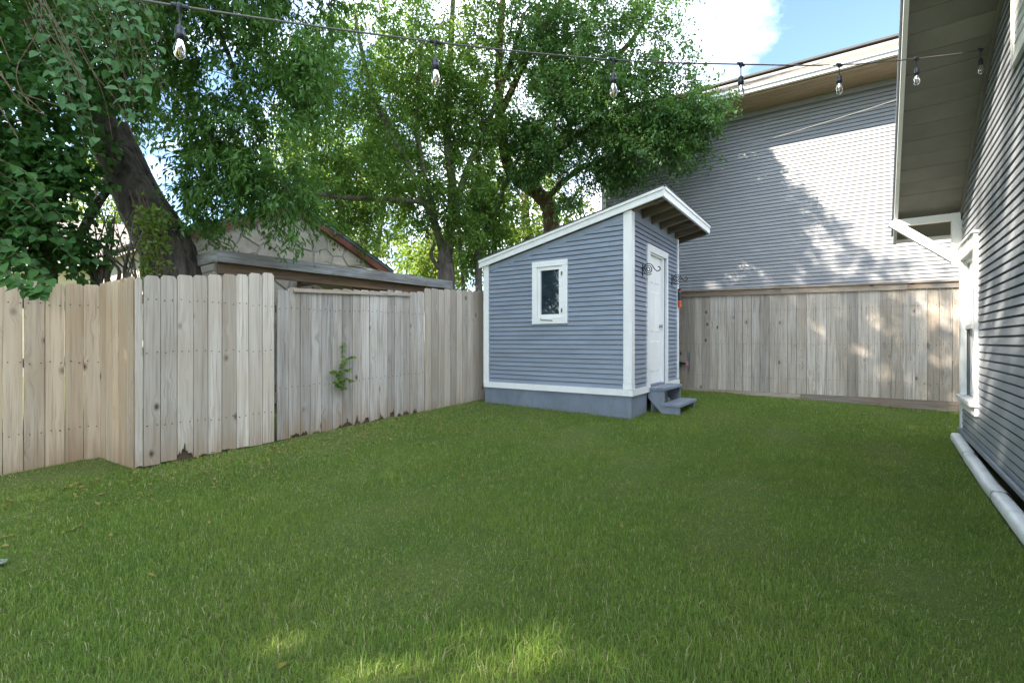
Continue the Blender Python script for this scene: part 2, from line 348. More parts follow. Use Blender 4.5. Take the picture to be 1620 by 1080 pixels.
def smooth_path(pts, radii, per=5):
    P = [Vector(p) for p in pts]; out = []; rr = []
    for i in range(len(P) - 1):
        p0 = P[max(i - 1, 0)]; p1 = P[i]; p2 = P[i + 1]; p3 = P[min(i + 2, len(P) - 1)]
        for k in range(per):
            t = k / per
            out.append(0.5 * ((2 * p1) + (p2 - p0) * t + (2 * p0 - 5 * p1 + 4 * p2 - p3) * t * t + (3 * p1 - p0 - 3 * p2 + p3) * t ** 3))
            rr.append(radii[i] * (1 - t) + radii[i + 1] * t)
    out.append(P[-1]); rr.append(radii[-1])
    return out, rr
def tube(pts, radii, sides=8, cap=True):
    pts = [Vector(p) for p in pts]; V = []; F = []
    prev = None
    for i, p in enumerate(pts):
        d = (pts[min(i + 1, len(pts) - 1)] - pts[max(i - 1, 0)]).normalized()
        if prev is None:
            ref = Vector((0, 0, 1)) if abs(d.z) < 0.9 else Vector((1, 0, 0)); x = d.cross(ref).normalized()
        else: x = (prev - d * prev.dot(d)).normalized()
        prev = x; y = d.cross(x); r = radii[i] if hasattr(radii, '__len__') else radii
        for k in range(sides):
            a = 2 * math.pi * k / sides; V.append(p + x * (math.cos(a) * r) + y * (math.sin(a) * r))
    n = len(pts)
    for i in range(n - 1):
        for k in range(sides):
            F.append((i * sides + k, i * sides + (k + 1) % sides, (i + 1) * sides + (k + 1) % sides, (i + 1) * sides + k))
    if cap: F.append(tuple(range(sides))[::-1]); F.append(tuple(range((n - 1) * sides, n * sides)))
    return V, F
def lathe(prof, c, sides=14):   # prof (r,z)
    V = []; F = []
    for r, z in prof:
        for k in range(sides):
            a = 2 * math.pi * k / sides; V.append((c[0] + r * math.cos(a), c[1] + r * math.sin(a), c[2] + z))
    for i in range(len(prof) - 1):
        for k in range(sides): F.append((i * sides + k, i * sides + (k + 1) % sides, (i + 1) * sides + (k + 1) % sides, (i + 1) * sides + k))
    return V, F
def fast_mesh(name, co, polys_n, idx, attr=None):
    me = bpy.data.meshes.new(name); nv = len(co); nf = len(idx) // polys_n if isinstance(polys_n, int) else len(polys_n)
    me.vertices.add(nv); me.vertices.foreach_set('co', np.ascontiguousarray(co, dtype=np.float32).ravel())
    me.loops.add(len(idx)); me.loops.foreach_set('vertex_index', np.ascontiguousarray(idx, dtype=np.int32))
    me.polygons.add(nf)
    starts = np.arange(nf, dtype=np.int32) * polys_n if isinstance(polys_n, int) else np.concatenate([[0], np.cumsum(polys_n)[:-1]]).astype(np.int32)
    me.polygons.foreach_set('loop_start', starts)
    me.update(calc_edges=True)
    if attr is not None:
        a = me.attributes.new('lv', 'FLOAT', 'POINT'); a.data.foreach_set('value', np.ascontiguousarray(attr, dtype=np.float32))
    return me

# ------------------------------------------------------------------ layout frames
def gz(x, y): return 0.046 * (min(max(y, 3.9), 11.0) - 4.3)
def gzv(x, y): return 0.046 * (np.clip(y, 3.9, 11.0) - 4.3)
WD = Vector((0.743, 1, 0)).normalized()                  # direction the house wall and the side fence recede in
WN = Vector((-WD.y, WD.x, 0))                             # house wall faces this way
FL = Frame((-3.48, 4.51), WD[:2], (WD.y, -WD.x))          # side fence, a = metres along
BD = Vector((-1.389, 1, 0)).normalized()
FB = Frame((6.667, 7.23), BD[:2], (-BD.y, BD.x)); FB.N = Vector((-BD.y, BD.x, 0)); 
if FB.N.y > 0: FB.N = -FB.N
SU = Vector((-0.829, 0.560, 0)).normalized(); SV = Vector((0.560, 0.829, 0)).normalized()
SC = Vector((1.64, 6.75, 0))
SL = Frame(SC[:2], SU[:2], (-SV)[:2])                     # shed window side
SF = Frame(SC[:2], SV[:2], (-SU)[:2])                     # shed door side
HF = Frame((5.22, 5.62), (-WD)[:2], WN[:2])               # house wall, a grows towards the camera
ND = Vector((-1.5, 1, 0)).normalized(); NN = Vector((-ND.y, ND.x, 0))
if NN.y > 0: NN = -NN
NF = Frame((7.13, 8.80), ND[:2], NN[:2])                  # neighbour wall

# ------------------------------------------------------------------ ground
def axis(lo, hi, step, far):
    a = list(np.arange(lo, hi + 1e-6, step)); f = [hi + (far - hi) * (k / 10) ** 2 for k in range(1, 11)]; g = [lo - (far + lo) * (k / 10) ** 2 for k in range(10, 0, -1)]
    return np.array(g + a + f)
xs = axis(-9, 11, 0.25, 600); ys = axis(-4, 13, 0.25, 600)
gx, gy = np.meshgrid(xs, ys); inner = ((gx > -9) & (gx < 11) & (gy > -4) & (gy < 13))
gh = gzv(gx, gy) + inner * (0.008 * np.sin(gx * 2.3 + gy * 1.1) + 0.006 * np.sin(gx * 5.1 - gy * 3.7))
co = np.stack([gx, gy, gh], -1).reshape(-1, 3); nx = len(xs)
ii, jj = np.meshgrid(np.arange(len(ys) - 1), np.arange(nx - 1), indexing='ij')
q = (ii * nx + jj).ravel(); idx = np.stack([q, q + 1, q + nx + 1, q + nx], -1).ravel()
tag(link('ground', fast_mesh('ground', co, 4, idx), 'ground'), kind='structure')

# ------------------------------------------------------------------ board builders
def siding(fr, z0, z1, lap, amin, amax, openings, parent, mat, gap=0.011, th=0.024, tilt=0.006, split=3.6, seed=1, o0=0.0):
    rs = random.Random(seed); n = int((z1 - z0) / lap)
    for k in range(n):
        zb = z0 + k * lap; zt = min(zb + lap - gap, z1)
        lo_b, lo_t, hi_b, hi_t = amin(zb), amin(zt), amax(zb), amax(zt)
        if hi_b - lo_b < 0.06: continue
        hi_t = max(hi_t, lo_t + 0.01)
        segs = [(lo_b, hi_b, lo_t, hi_t)]
        for (c0, c1, oz0, oz1) in openings:
            if zt > oz0 and zb < oz1:
                ns = []
                for (b0, b1, t0, t1) in segs:
                    if c0 > b0 + 0.02 or c1 < b1 - 0.02:
                        if c0 > b0 + 0.02: ns.append((b0, min(c0, b1), t0, max(min(c0, t1), t0 + 0.01)))
                        if c1 < b1 - 0.02: ns.append((max(c1, b0), b1, min(max(c1, t0), t1 - 0.01), t1))
                segs = ns
        fin = []
        for s in segs:
            if split and s[1] - s[0] > split:
                c = s[0] + (s[1] - s[0]) * rs.uniform(0.3, 0.7)
                fin += [(s[0], c - 0.001, s[2], c - 0.001), (c + 0.001, s[1], c + 0.001, s[3])]
            else: fin.append(s)
        for (b0, b1, t0, t1) in fin:
            j = o0 + rs.uniform(-0.0012, 0.0012); P = fr.p
            mb = MB()
            mb.hexa([P(b0, o0, zb), P(b1, o0, zb), P(b1, j + th + tilt, zb), P(b0, j + th + tilt, zb),
                     P(t0, o0, zt), P(t1, o0, zt), P(t1, j + th * 0.8, zt), P(t0, j + th * 0.8, zt)])
            mb.build('siding_board', mat, parent)
def fence_board(fr, a0, a1, z0, z1, parent, mat, th=0.018, ear=0.03, out=0.0, lean=0.0, rot=None, notch=None):
    rs = random
    bt = [(a0, z0), (a1, z0)]
    if rot:      # rotted ragged lower end, rot = depth of the decay
        n = 14; c_ = rs.uniform(0.1, 0.9); w_ = rs.uniform(0.25, 0.5); bt = [(a0 + (a1 - a0) * k / n, z0 + rot * math.exp(-((k / n - c_) / w_) ** 2) * rs.uniform(0.35, 1.0)) for k in range(n + 1)]
    tp = [(a1, z1 - ear), (a1 - ear * 0.8, z1), (a0 + ear * 0.8, z1), (a0, z1 - ear)] if ear > 0 else [(a1, z1), (a0, z1)]
    if notch: bt = bt + [(a1, notch[0]), (a1 - 0.05, notch[0] + 0.02), (a1 - 0.055, notch[1] - 0.06), (a1, notch[1])]
    prof = bt + tp
    f = lambda z: lean * (z - z0)
    A = [fr.p(a + f(z), out, z) for a, z in prof]; B = [fr.p(a + f(z), out + th, z) for a, z in prof]
    mb = MB().prism(A, B)
    return mb.build('fence_board', mat, parent)

# ------------------------------------------------------------------ side fence
def fence_run(fr, edges, ztop, zbot, parent, mat, ears=True, gap=0.0065, rotf=None, jit=0.008, outj=0.003):
    for i in range(len(edges) - 1):
        a0, a1 = edges[i] + gap / 2, edges[i + 1] - gap / 2; am = (a0 + a1) / 2
        rt = rotf(i) if rotf else None
        fence_board(fr, a0, a1, zbot(am) + random.uniform(-0.005, 0.012), ztop(am) + random.uniform(-jit, jit), parent, mat, ear=random.uniform(0.022, 0.034) if ears else 0, out=random.uniform(-outj, outj), lean=random.uniform(-0.003, 0.003), rot=rt)
def lerp(x, x0, y0, x1, y1): return y0 + (x - x0) / (x1 - x0) * (y1 - y0)
def uneven(a0, a1, n, j=0.006):
    e = [a0 + (a1 - a0) * k / n for k in range(n + 1)]
    return [e[0]] + [x + random.uniform(-j, j) for x in e[1:-1]] + [e[-1]]
def rails(fr, a0, a1, zs, parent, o=-0.045, posts=()):
    for z in zs:
        mb = MB(); fr.beam(mb, (a0, o, z(a0)), (a1, o, z(a1)), 0.038, 0.085); mb.build('rail', 'rail', parent)
    for a in posts:
        mb = MB(); fr.box(mb, a - 0.045, a + 0.045, o - 0.11, o - 0.02, -0.1, zs[-1](a) + 0.1); mb.build('post', 'rail', parent)

def nails(fr, edges, zs, parent, o=0.0195):
    mb = MB()
    for i in range(len(edges) - 1):
        for z in zs:
            for f in (0.25, 0.75):
                a = edges[i] + (edges[i + 1] - edges[i]) * (f + random.uniform(-0.06, 0.06)); zz_ = z(a) + random.uniform(-0.012, 0.012); r = 0.0055
                mb.prism([fr.p(a + r * math.cos(k * math.pi / 3), o, zz_ + r * math.sin(k * math.pi / 3)) for k in range(6)], [fr.p(a + r * math.cos(k * math.pi / 3), o + 0.0035, zz_ + r * math.sin(k * math.pi / 3)) for k in range(6)])
    tag(mb.build('nail_heads', 'seam', parent), kind='stuff')
gA = lambda a: gz(*FL.p(a, 0, 0)[:2])
RET = Vector((0.85, -0.53, 0)).normalized()
RC = Vector((-3.48, 4.51, 0)) - RET * 0.81               # inner corner of the jog
FR = Frame(RC[:2], RET[:2], (-RET.y, RET.x)); 
if FR.N.dot(Vector((0, -1, 0))) < 0: FR.N = -FR.N
FD = Frame(RC[:2], (-WD)[:2], (WD.y, -WD.x))             # runs towards the camera
fd = thing('wooden_fence', FD.p(0, 0, gz(*RC[:2])), 'tan cedar dog-ear fence run under heart-leaf tree, pale new boards', 'fence', 'runs of the side fence')
fence_run(FD, [0.006] + uneven(0.14, 0.14 * 15, 14), lambda a: 1.765 - 0.018 * a, lambda a: gz(*FD.p(a, 0, 0)[:2]) - 0.035, fd, 'fence_tan')
nails(FD, uneven(0.0, 0.14 * 15, 15, 0.0), [lambda a: 0.35, lambda a: 1.0, lambda a: 1.55], fd)
rails(FD, -0.02, 2.1, [lambda a: 0.35, lambda a: 1.0, lambda a: 1.55], fd, posts=(0.9, 1.95))
fr_ = thing('wooden_fence', FR.p(0.4, 0, 0.0), 'short tan fence return of five boards turning the jog in the side fence', 'fence', 'runs of the side fence')
fence_run(FR, uneven(0.0, 0.795, 5), lambda a: lerp(a, 0, 1.775, 0.8, 1.80), lambda a: gz(*FR.p(a, 0, 0)[:2]) - 0.03, fr_, 'fence_tan', outj=0.002)
rails(FR, 0.02, 0.70, [lambda a: 0.35, lambda a: 1.55], fr_)
fa = thing('wooden_fence', FL.p(0.6, 0, gA(0.6)), 'tall pale dog-ear fence run of ten boards below the leaning trunk', 'fence', 'runs of the side fence')
fence_run(FL, [-0.012, 0.047] + uneven(0.047, 1.285, 9)[1:], lambda a: lerp(a, 0, 1.80, 1.28, 1.975), lambda a: gA(a) + 0.02 - 0.012 * a, fa, 'fence_grey', rotf=lambda i: {0: 0.03, 3: 0.16, 4: 0.03, 6: 0.02}.get(i))
nails(FL, uneven(0.047, 1.285, 9, 0.0), [lambda a: 0.4, lambda a: 1.1, lambda a: 1.6], fa)
rails(FL, 0.03, 1.24, [lambda a: 0.4, lambda a: 1.1, lambda a: 1.6], fa, posts=(1.22,))
fb = thing('wooden_fence', FL.p(2.4, 0, gA(2.4)), 'weathered grey fence run with rotted board bottoms and nailed top strip', 'fence', 'runs of the side fence')
fence_run(FL, uneven(1.315, 3.585, 16, 0.009), lambda a: lerp(a, 1.3, 1.795, 3.56, 1.955) + 0.01 * math.sin(a * 9), lambda a: gA(a) - 0.02 + 0.02, fb, 'fence_old', rotf=lambda i: [None, 0.07, 0.08, 0.05, None, 0.06, 0.12, 0.15, 0.10, 0.03, 0.16, 0.15, 0.08, 0.10, 0.12, None][i], jit=0.014, outj=0.005)
mb = MB(); FL.beam(mb, (1.50, 0.034, 1.800), (3.28, 0.034, 1.885), 0.022, 0.045); mb.build('top_strip', 'rail', fb)
mb = MB(); FL.beam(mb, (2.72, -0.022, gA(2.7) + 0.085), (3.42, -0.022, gA(3.4) + 0.10), 0.03, 0.12); mb.build('kick_board', 'rail', fb)
mb = MB(); FL.beam(mb, (1.40, -0.022, gA(1.4) + 0.05), (2.0, -0.022, gA(2.0) + 0.06), 0.03, 0.10); mb.build('kick_board', 'rail', fb)
for (a0, a1) in ((0.30, 0.62), (1.46, 1.95), (2.05, 2.42), (2.45, 2.75), (2.8, 3.3)):     # lumps of decayed wood in the holes
    mb = MB(); n = 9
    pa = [(a0 + (a1 - a0) * k / n, gA(a0) + random.uniform(0.07, 0.17)) for k in range(n + 1)]
    prof = [(a0, gA(a0) - 0.05), (a1, gA(a1) - 0.05)] + pa[::-1]
    mb.prism([FL.p(a, -0.012, z) for a, z in prof], [FL.p(a, -0.002, z) for a, z in prof]); mb.build('decayed_wood', 'rot', fb)
nails(FL, uneven(1.315, 3.585, 16, 0.0), [lambda a: 0.62 + 0.03 * a, lambda a: 1.55 + 0.02 * a], fb)
rails(FL, 1.33, 3.55, [lambda a: 0.62 + 0.03 * a, lambda a: 1.55 + 0.02 * a], fb, posts=(1.27, 3.58))
fc = thing('wooden_fence', FL.p(4.3, 0, gA(4.3)), 'plain beige fence run ending beside the window side of the shed', 'fence', 'runs of the side fence')
fence_run(FL, uneven(3.60, 5.26, 12), lambda a: lerp(a, 3.6, 2.0, 5.2, 2.10), lambda a: gA(a) - 0.01, fc, 'fence_grey')
fence_run(FL, uneven(5.30, 7.6, 15), lambda a: lerp(a, 5.2, 2.07, 7.6, 2.16), lambda a: gA(a) - 0.01, fc, 'fence_back')
rails(FL, 3.62, 7.5, [lambda a: 0.65, lambda a: 1.7], fc, posts=(5.3, 7.5))

# ------------------------------------------------------------------ back fence
bk = thing('wooden_fence', FB.p(2.0, 0, 0.18), 'long capped privacy fence with kick board in front of neighbouring house', 'fence')
zt_b = lambda a: lerp(a, 0, 2.085, 4.0, 2.165); zb_b = lambda a: lerp(a, 0, 0.30, 4.0, 0.29)
ed = uneven(-3.5, 7.0, 73, 0.004)
for i in range(len(ed) - 1):
    a0, a1 = ed[i], ed[i + 1]; g = random.choice([0.005, 0.006, 0.007, 0.010]) if ed[i] < 3.0 else 0.004
    am = (a0 + a1) / 2
    ntc = (0.52, 1.03) if 3.86 < am < 4.0 else None
    fence_board(FB, a0 + g / 2, a1 - g / 2, zb_b(am), zt_b(am) - 0.035, bk, 'fence_back', ear=0, out=random.uniform(-0.003, 0.003), notch=ntc)
for (a0, a1, dz) in ((-3.5, 0.62, 0.008), (0.625, 2.35, 0.0), (2.355, 7.0, -0.004)):
    mb = MB(); FB.beam(mb, (a0, 0.034, zt_b(a0) - 0.045 + dz), (a1, 0.034, zt_b(a1) - 0.045 + dz), 0.024, 0.09); mb.build('top_rail', 'rail', bk)
mb = MB(); FB.beam(mb, (-3.5, 0.0, zt_b(-3.5) + 0.02), (7.0, 0.0, zt_b(7.0) + 0.02), 0.14, 0.03); mb.build('cap_rail', 'rail', bk)
for (a0, a1, dz) in ((-3.5, 2.05, 0.0), (2.055, 7.0, -0.008)):
    mb = MB(); FB.beam(mb, (a0, 0.012, zb_b(a0) - 0.085 + dz), (a1, 0.012, zb_b(a1) - 0.085 + dz), 0.036, 0.18); mb.build('kick_board', 'rail', bk)
for a in (-1.5, 0.6, 2.7, 4.8, 6.9):
    mb = MB(); FB.box(mb, a - 0.03, a + 0.03, -0.14, -0.08, -0.1, 2.0); mb.build('metal_post', 'pipe', bk)
for z in (0.55, 1.15, 1.75):
    mb = MB(); FB.beam(mb, (-3.5, -0.03, z), (7.0, -0.03, z), 0.038, 0.085); mb.build('rail', 'rail', bk)
nails(FB, ed, [lambda a: 0.55, lambda a: 1.15, lambda a: 1.75], bk)
mb = MB(); mb.tube([FB.p(3.955, -0.12, 0.0), FB.p(3.955, -0.12, 1.9)], 0.03, 10); tag(mb.build('steel_pipe', 'pipe', base=FB.p(3.955, -0.12, 0.0)), 'blue-grey steel pipe showing through the broken fence board', 'pipe')
tool = thing('garden_tool', FB.p(4.02, 0.1, 0.25), 'black tool with small pink tag leaning on fence behind shed', 'tool')
mb = MB(); mb.tube([FB.p(4.15, 0.30, 0.27), FB.p(4.10, 0.06, 0.76)], 0.013, 8); mb.build('shaft', 'black_plastic', tool)
mb = MB(); mb.prism([FB.p(4.14, 0.045, 0.73), FB.p(3.985, 0.045, 0.755), FB.p(3.985, 0.045, 0.785), FB.p(4.14, 0.045, 0.815)], [FB.p(4.14, 0.075, 0.73), FB.p(3.985, 0.075, 0.755), FB.p(3.985, 0.075, 0.785), FB.p(4.14, 0.075, 0.815)]); mb.build('head', 'black_plastic', tool)
mb = MB(); FB.box(mb, 3.94, 3.99, 0.05, 0.058, 0.735, 0.80); mb.build('tag', 'pink', tool)

# ------------------------------------------------------------------ shed
LU, LV = 2.50, 2.30
LAP = 0.0695
shed = thing('garden_shed', (SC.x + 0.4, SC.y + 0.9, gz(SC.x, SC.y + 0.9)), 'small blue-grey lap-sided shed with sloping roof and white trim', 'shed')
roof_z = lambda u: 3.262 - (u + 0.486) * 0.2268           # roof top surface at rake
rt = 0.150
wall_top = lambda u: roof_z(u) - rt - 0.004
# sheathing core
def quadwall(name, fr, pts, th, mat, parent):
    mb = MB(); mb.prism([fr.p(a, -th, z) for a, z in pts], [fr.p(a, 0.0, z) for a, z in pts]); return mb.build(name, mat, parent)
z_sk = 0.535
WIN = (0.955, 1.57, 1.47, 2.43)
DOOR = (0.74, 1.49, 0.50, 2.60)
def wall_with_hole(name, fr, a0, a1, z0, ztop, hole, parent, mat, th=0.05):
    h0, h1, k0, k1 = hole
    for pts in ([(a0, z0), (h0, z0), (h0, ztop(h0)), (a0, ztop(a0))], [(h1, z0), (a1, z0), (a1, ztop(a1)), (h1, ztop(h1))], [(h0, k1), (h1, k1), (h1, ztop(h1)), (h0, ztop(h0))], [(h0, z0), (h1, z0), (h1, k0), (h0, k0)]):
        if abs(pts[0][1] - pts[2][1]) > 0.01: quadwall(name, fr, pts, th, mat, parent)
wall_with_hole('wall', SL, 0.0, LU, z_sk - 0.1, wall_top, (WIN[0] + 0.09, WIN[1] - 0.09, WIN[2] + 0.1, WIN[3] - 0.08), shed, 'sheath')
wall_with_hole('wall', SF, 0.0, LV, z_sk - 0.1, lambda v: wall_top(0.0), (DOOR[0], DOOR[1], z_sk - 0.1, DOOR[3] - 0.02), shed, 'sheath')
SB = Frame((SC + SV * LV)[:2], SU[:2], SV[:2]); SR = Frame((SC + SU * LU)[:2], SV[:2], SU[:2])
quadwall('wall', SB, [(0, z_sk - 0.1), (LU, z_sk - 0.1), (LU, wall_top(LU)), (0, wall_top(0))], 0.05, 'siding', shed)
quadwall('wall', SR, [(0, z_sk - 0.1), (LV, z_sk - 0.1), (LV, wall_top(LU)), (0, wall_top(LU))], 0.05, 'siding', shed)
u_of = lambda z: (3.262 - rt - 0.09 - z) / 0.2268 - 0.486
siding(SL, z_sk, 3.05, LAP, lambda z: 0.085, lambda z: min(LU - 0.07, u_of(z)), [(WIN[0] + 0.03, WIN[1] - 0.03, WIN[2] + 0.03, WIN[3] - 0.03)], shed, 'siding', seed=3)
siding(SF, z_sk, 2.985, LAP, lambda z: 0.085, lambda z: LV - 0.07, [(DOOR[0] - 0.12, DOOR[1] + 0.12, 0.0, DOOR[3] + 0.02)], shed, 'siding', seed=4)
T = 0.036
def P_(name, mat, fr, a0, a1, o0, o1, z0, z1, parent=shed): return fr.part(name, mat, parent, a0, a1, o0, o1, z0, z1)
P_('corner_board', 'white', SL, -0.030, 0.088, 0.0, T, 0.62, wall_top(0.05) + 0.02)
P_('corner_board', 'white', SF, -T - 0.002, 0.088, 0.0, T - 0.004, 0.62, wall_top(0.0) + 0.005)
P_('corner_block', 'white', SL, -0.034, 0.092, 0.0, T + 0.004, 0.538, 0.617)
P_('corner_block', 'white', SF, -T - 0.005, 0.092, 0.0, T, 0.538, 0.617)
P_('corner_board', 'white', SL, LU - 0.075, LU + 0.03, 0.0, T, 0.50, wall_top(LU - 0.05) + 0.02)
P_('corner_board', 'white', SF, LV - 0.075, LV + 0.02, 0.0, T, 0.55, wall_top(0) + 0.005)
# skirt band and base
P_('water_table', 'white', SL, -0.055, LU + 0.01, 0.0, 0.055, 0.445, 0.534)
P_('water_table', 'white', SF, -0.058, DOOR[0] - 0.02, 0.002, 0.052, 0.445, 0.534)
P_('water_table', 'white', SF, DOOR[1] + 0.02, LV + 0.01, 0.002, 0.052, 0.445, 0.534)
P_('base_skirt', 'skirt', SL, -0.028, LU + 0.005, -0.03, 0.026, -0.08, 0.448)
P_('base_skirt', 'skirt', SF, -0.030, 0.62, -0.03, 0.024, -0.08, 0.447)
P_('base_skirt', 'skirt', SF, 1.66, LV, -0.03, 0.024, -0.08, 0.447)
P_('floor', 'rafter', SL, 0.06, LU - 0.06, -LV + 0.06, -0.06, 0.42, 0.5)
quadwall('base_skirt', SB, [(0, -0.08), (LU, -0.08), (LU, z_sk - 0.1), (0, z_sk - 0.1)], 0.04, 'skirt', shed)
quadwall('base_skirt', SR, [(0, -0.08), (LV, -0.08), (LV, z_sk - 0.1), (0, z_sk - 0.1)], 0.04, 'skirt', shed)
# frieze under the left rake
mb = MB(); mb.prism([SL.p(u, 0.0, roof_z(u) - rt - d) for u, d in ((0.088, 0.005), (LU - 0.075, 0.005), (LU - 0.075, 0.092), (0.088, 0.092))], [SL.p(u, 0.026, roof_z(u) - rt - d) for u, d in ((0.088, 0.005), (LU - 0.075, 0.005), (LU - 0.075, 0.092), (0.088, 0.092))]); mb.build('frieze_board', 'siding', shed)
# roof: deck, shingles, fascias, rafters
A_OUT, FO, RO, BO = 0.075, 0.486, 0.36, 0.10
def roof_quad(u0, u1, v0, v1, d0, d1):   # slab between depth d0 and d1 below roof top; v along door side
    mb = MB(); pts = []
    for d in (d1, d0):
        for (u, v) in ((u0, v0), (u1, v0), (u1, v1), (u0, v1)): pts.append(SC + SU * u + SV * v + Vector((0, 0, roof_z(u) - d)))
    return mb.hexa(pts)
roof = roof_quad(-FO + 0.02, LU + BO - 0.02, -A_OUT + 0.02, LV + RO - 0.02, 0.02, 0.045).build('roof', 'rafter', shed)
roof_quad(-FO - 0.018, LU + BO + 0.015, -A_OUT - 0.018, LV + RO + 0.018, -0.006, 0.017).build('shingles', 'shingle_dark', roof)
def rake(v0, v1, d0, d1, u0=-FO, u1=LU + BO): return roof_quad(u0, u1, v0, v1, d0, d1)
rake(-A_OUT, -A_OUT + 0.03, 0.050, 0.140).build('fascia_board', 'white', roof)
rake(-A_OUT - 0.016, -A_OUT + 0.02, 0.017, 0.052).build('drip_board', 'white', roof)
rake(LV + RO - 0.03, LV + RO, 0.050, 0.140).build('fascia_board', 'white', roof)
rake(LV + RO - 0.02, LV + RO + 0.016, 0.017, 0.052).build('drip_board', 'white', roof)
def ff(u0, u1, d0, d1, v0, v1):
    mb = MB(); p = []
    zt = roof_z(-FO)
    for d in (d1, d0):
        for (u, v) in ((u0, v0), (u1, v0), (u1, v1), (u0, v1)): p.append(SC + SU * u + SV * v + Vector((0, 0, zt - d)))
    return mb.hexa(p)
ff(-FO - 0.003, -FO + 0.03, 0.050, 0.148, -A_OUT + 0.031, LV + RO - 0.031).build('fascia_board', 'white', roof)
ff(-FO - 0.017, -FO + 0.02, 0.016, 0.052, -A_OUT + 0.021, LV + RO - 0.021).build('drip_board', 'white', roof)
for k, v in enumerate(np.linspace(0.02, LV + RO - 0.09, 7)):
    roof_quad(-FO + 0.03, LU - 0.1 if k in (0,) else 0.4, v, v + 0.04, 0.046, 0.158).build('rafter', 'rafter', roof)
for k, u in enumerate(np.arange(-FO + 0.04, 0.0, 0.115)):
    roof_quad(u, u + 0.112, -A_OUT + 0.03, LV + RO - 0.03, 0.0455, 0.050 + 0.001 * (k % 2)).build('roof_board', 'rafter', roof)
# gable-side filler over the front wall between the wall top and the rafters
P_('wall_plate', 'siding', SF, 0.0, LV, -0.04, 0.012, wall_top(0) - 0.12, roof_z(0.0) - 0.05)
# window
w0, w1, k0, k1 = WIN
win = P_('window', 'white', SL, w0, w1, 0.0, 0.052, k1 - 0.085, k1)   # head casing
P_('casing', 'white', SL, w0 + 0.001, w0 + 0.088, 0.0, 0.050, k0 + 0.086, k1 - 0.087, win)
P_('casing', 'white', SL, w1 - 0.088, w1 - 0.001, 0.0, 0.050, k0 + 0.086, k1 - 0.087, win)
P_('casing', 'white', SL, w0, w1, 0.0, 0.053, k0, k0 + 0.085, win)
i0, i1, j0, j1 = w0 + 0.092, w1 - 0.092, k0 + 0.088, k1 - 0.09
for b in ((i0, i0 + 0.055, j0, j1), (i1 - 0.055, i1, j0, j1), (i0 + 0.056, i1 - 0.056, j1 - 0.05, j1), (i0 + 0.056, i1 - 0.056, j0, j0 + 0.055)):
    P_('sash_rail', 'white_clean', SL, b[0], b[1], -0.02, 0.036, b[2], b[3], win)
P_('glass', 'pane', SL, i0 + 0.05, i1 - 0.05, 0.004, 0.010, j0 + 0.05, j1 - 0.045, win)
for z in (j0 + 0.11, j1 - 0.12): P_('hinge', 'beam_dark', SL, i0 - 0.012, i0 + 0.012, 0.050, 0.058, z - 0.028, z + 0.028, win)
mb = MB(); mb.tube([SL.p(w1 - 0.16, 0.056, k0 + 0.088), SL.p(w1 - 0.17, 0.064, k0 + 0.062), SL.p(w1 - 0.25, 0.062, k0 + 0.058), SL.p(w1 - 0.37, 0.060, k0 + 0.048)], 0.007, 6); mb.build('latch', 'beam_dark', win)
# door
d0, d1, dz0, dz1 = DOOR
door = P_('door', 'white_clean', SF, d0 + 0.02, d1 - 0.06, -0.06, -0.018, 0.545, dz1 - 0.07)
for (a0, a1) in ((d0 + 0.10, d0 + 0.31), (d0 + 0.38, d0 + 0.60)):
    for (z0, z1) in ((0.72, 1.22), (1.34, 1.98), (2.10, 2.40)):
        pa = [(a0, z0), (a1, z0), (a1, z1), (a0, z1)]; s = 0.03
        pb = [(a0 + s, z0 + s), (a1 - s, z0 + s), (a1 - s, z1 - s), (a0 + s, z1 - s)]
        mb = MB().prism([SF.p(a, -0.0185, z) for a, z in pa], [SF.p(a, -0.010, z) for a, z in pb]); mb.build('door_panel', 'white_clean', door)
mb = MB(); mb.tube([SF.p(d1 - 0.12, -0.02, 1.45), SF.p(d1 - 0.12, 0.03, 1.45)], 0.026, 10); mb.build('door_knob', 'pipe', door)
P_('door_jamb', 'white_clean', SF, d0 - 0.005, d0 + 0.018, -0.07, 0.018, 0.50, dz1 - 0.03)
P_('door_jamb', 'white_clean', SF, d1 - 0.058, d1 + 0.003, -0.07, 0.018, 0.50, dz1 - 0.03)
P_('door_jamb', 'white_clean', SF, d0 + 0.019, d1 - 0.059, -0.07, 0.018, dz1 - 0.065, dz1 - 0.03)
P_('door_sill', 'step', SF, d0 - 0.01, d1 + 0.01, -0.07, 0.03, 0.49, 0.54)
P_('door_casing', 'white', SF, d0 - 0.13, d0 - 0.006, 0.0, 0.046, 0.536, dz1 - 0.046)
P_('door_casing', 'white', SF, d1 + 0.06, d1 + 0.15, 0.0, 0.046, 0.536, dz1 - 0.046)
P_('door_casing', 'white', SF, d0 - 0.13, d1 + 0.15, 0.0, 0.048, dz1 - 0.044, dz1 + 0.06)
P_('door_stop', 'skirt', SF, d1 + 0.006, d1 + 0.058, 0.0, 0.016, 0.54, dz1 - 0.05)

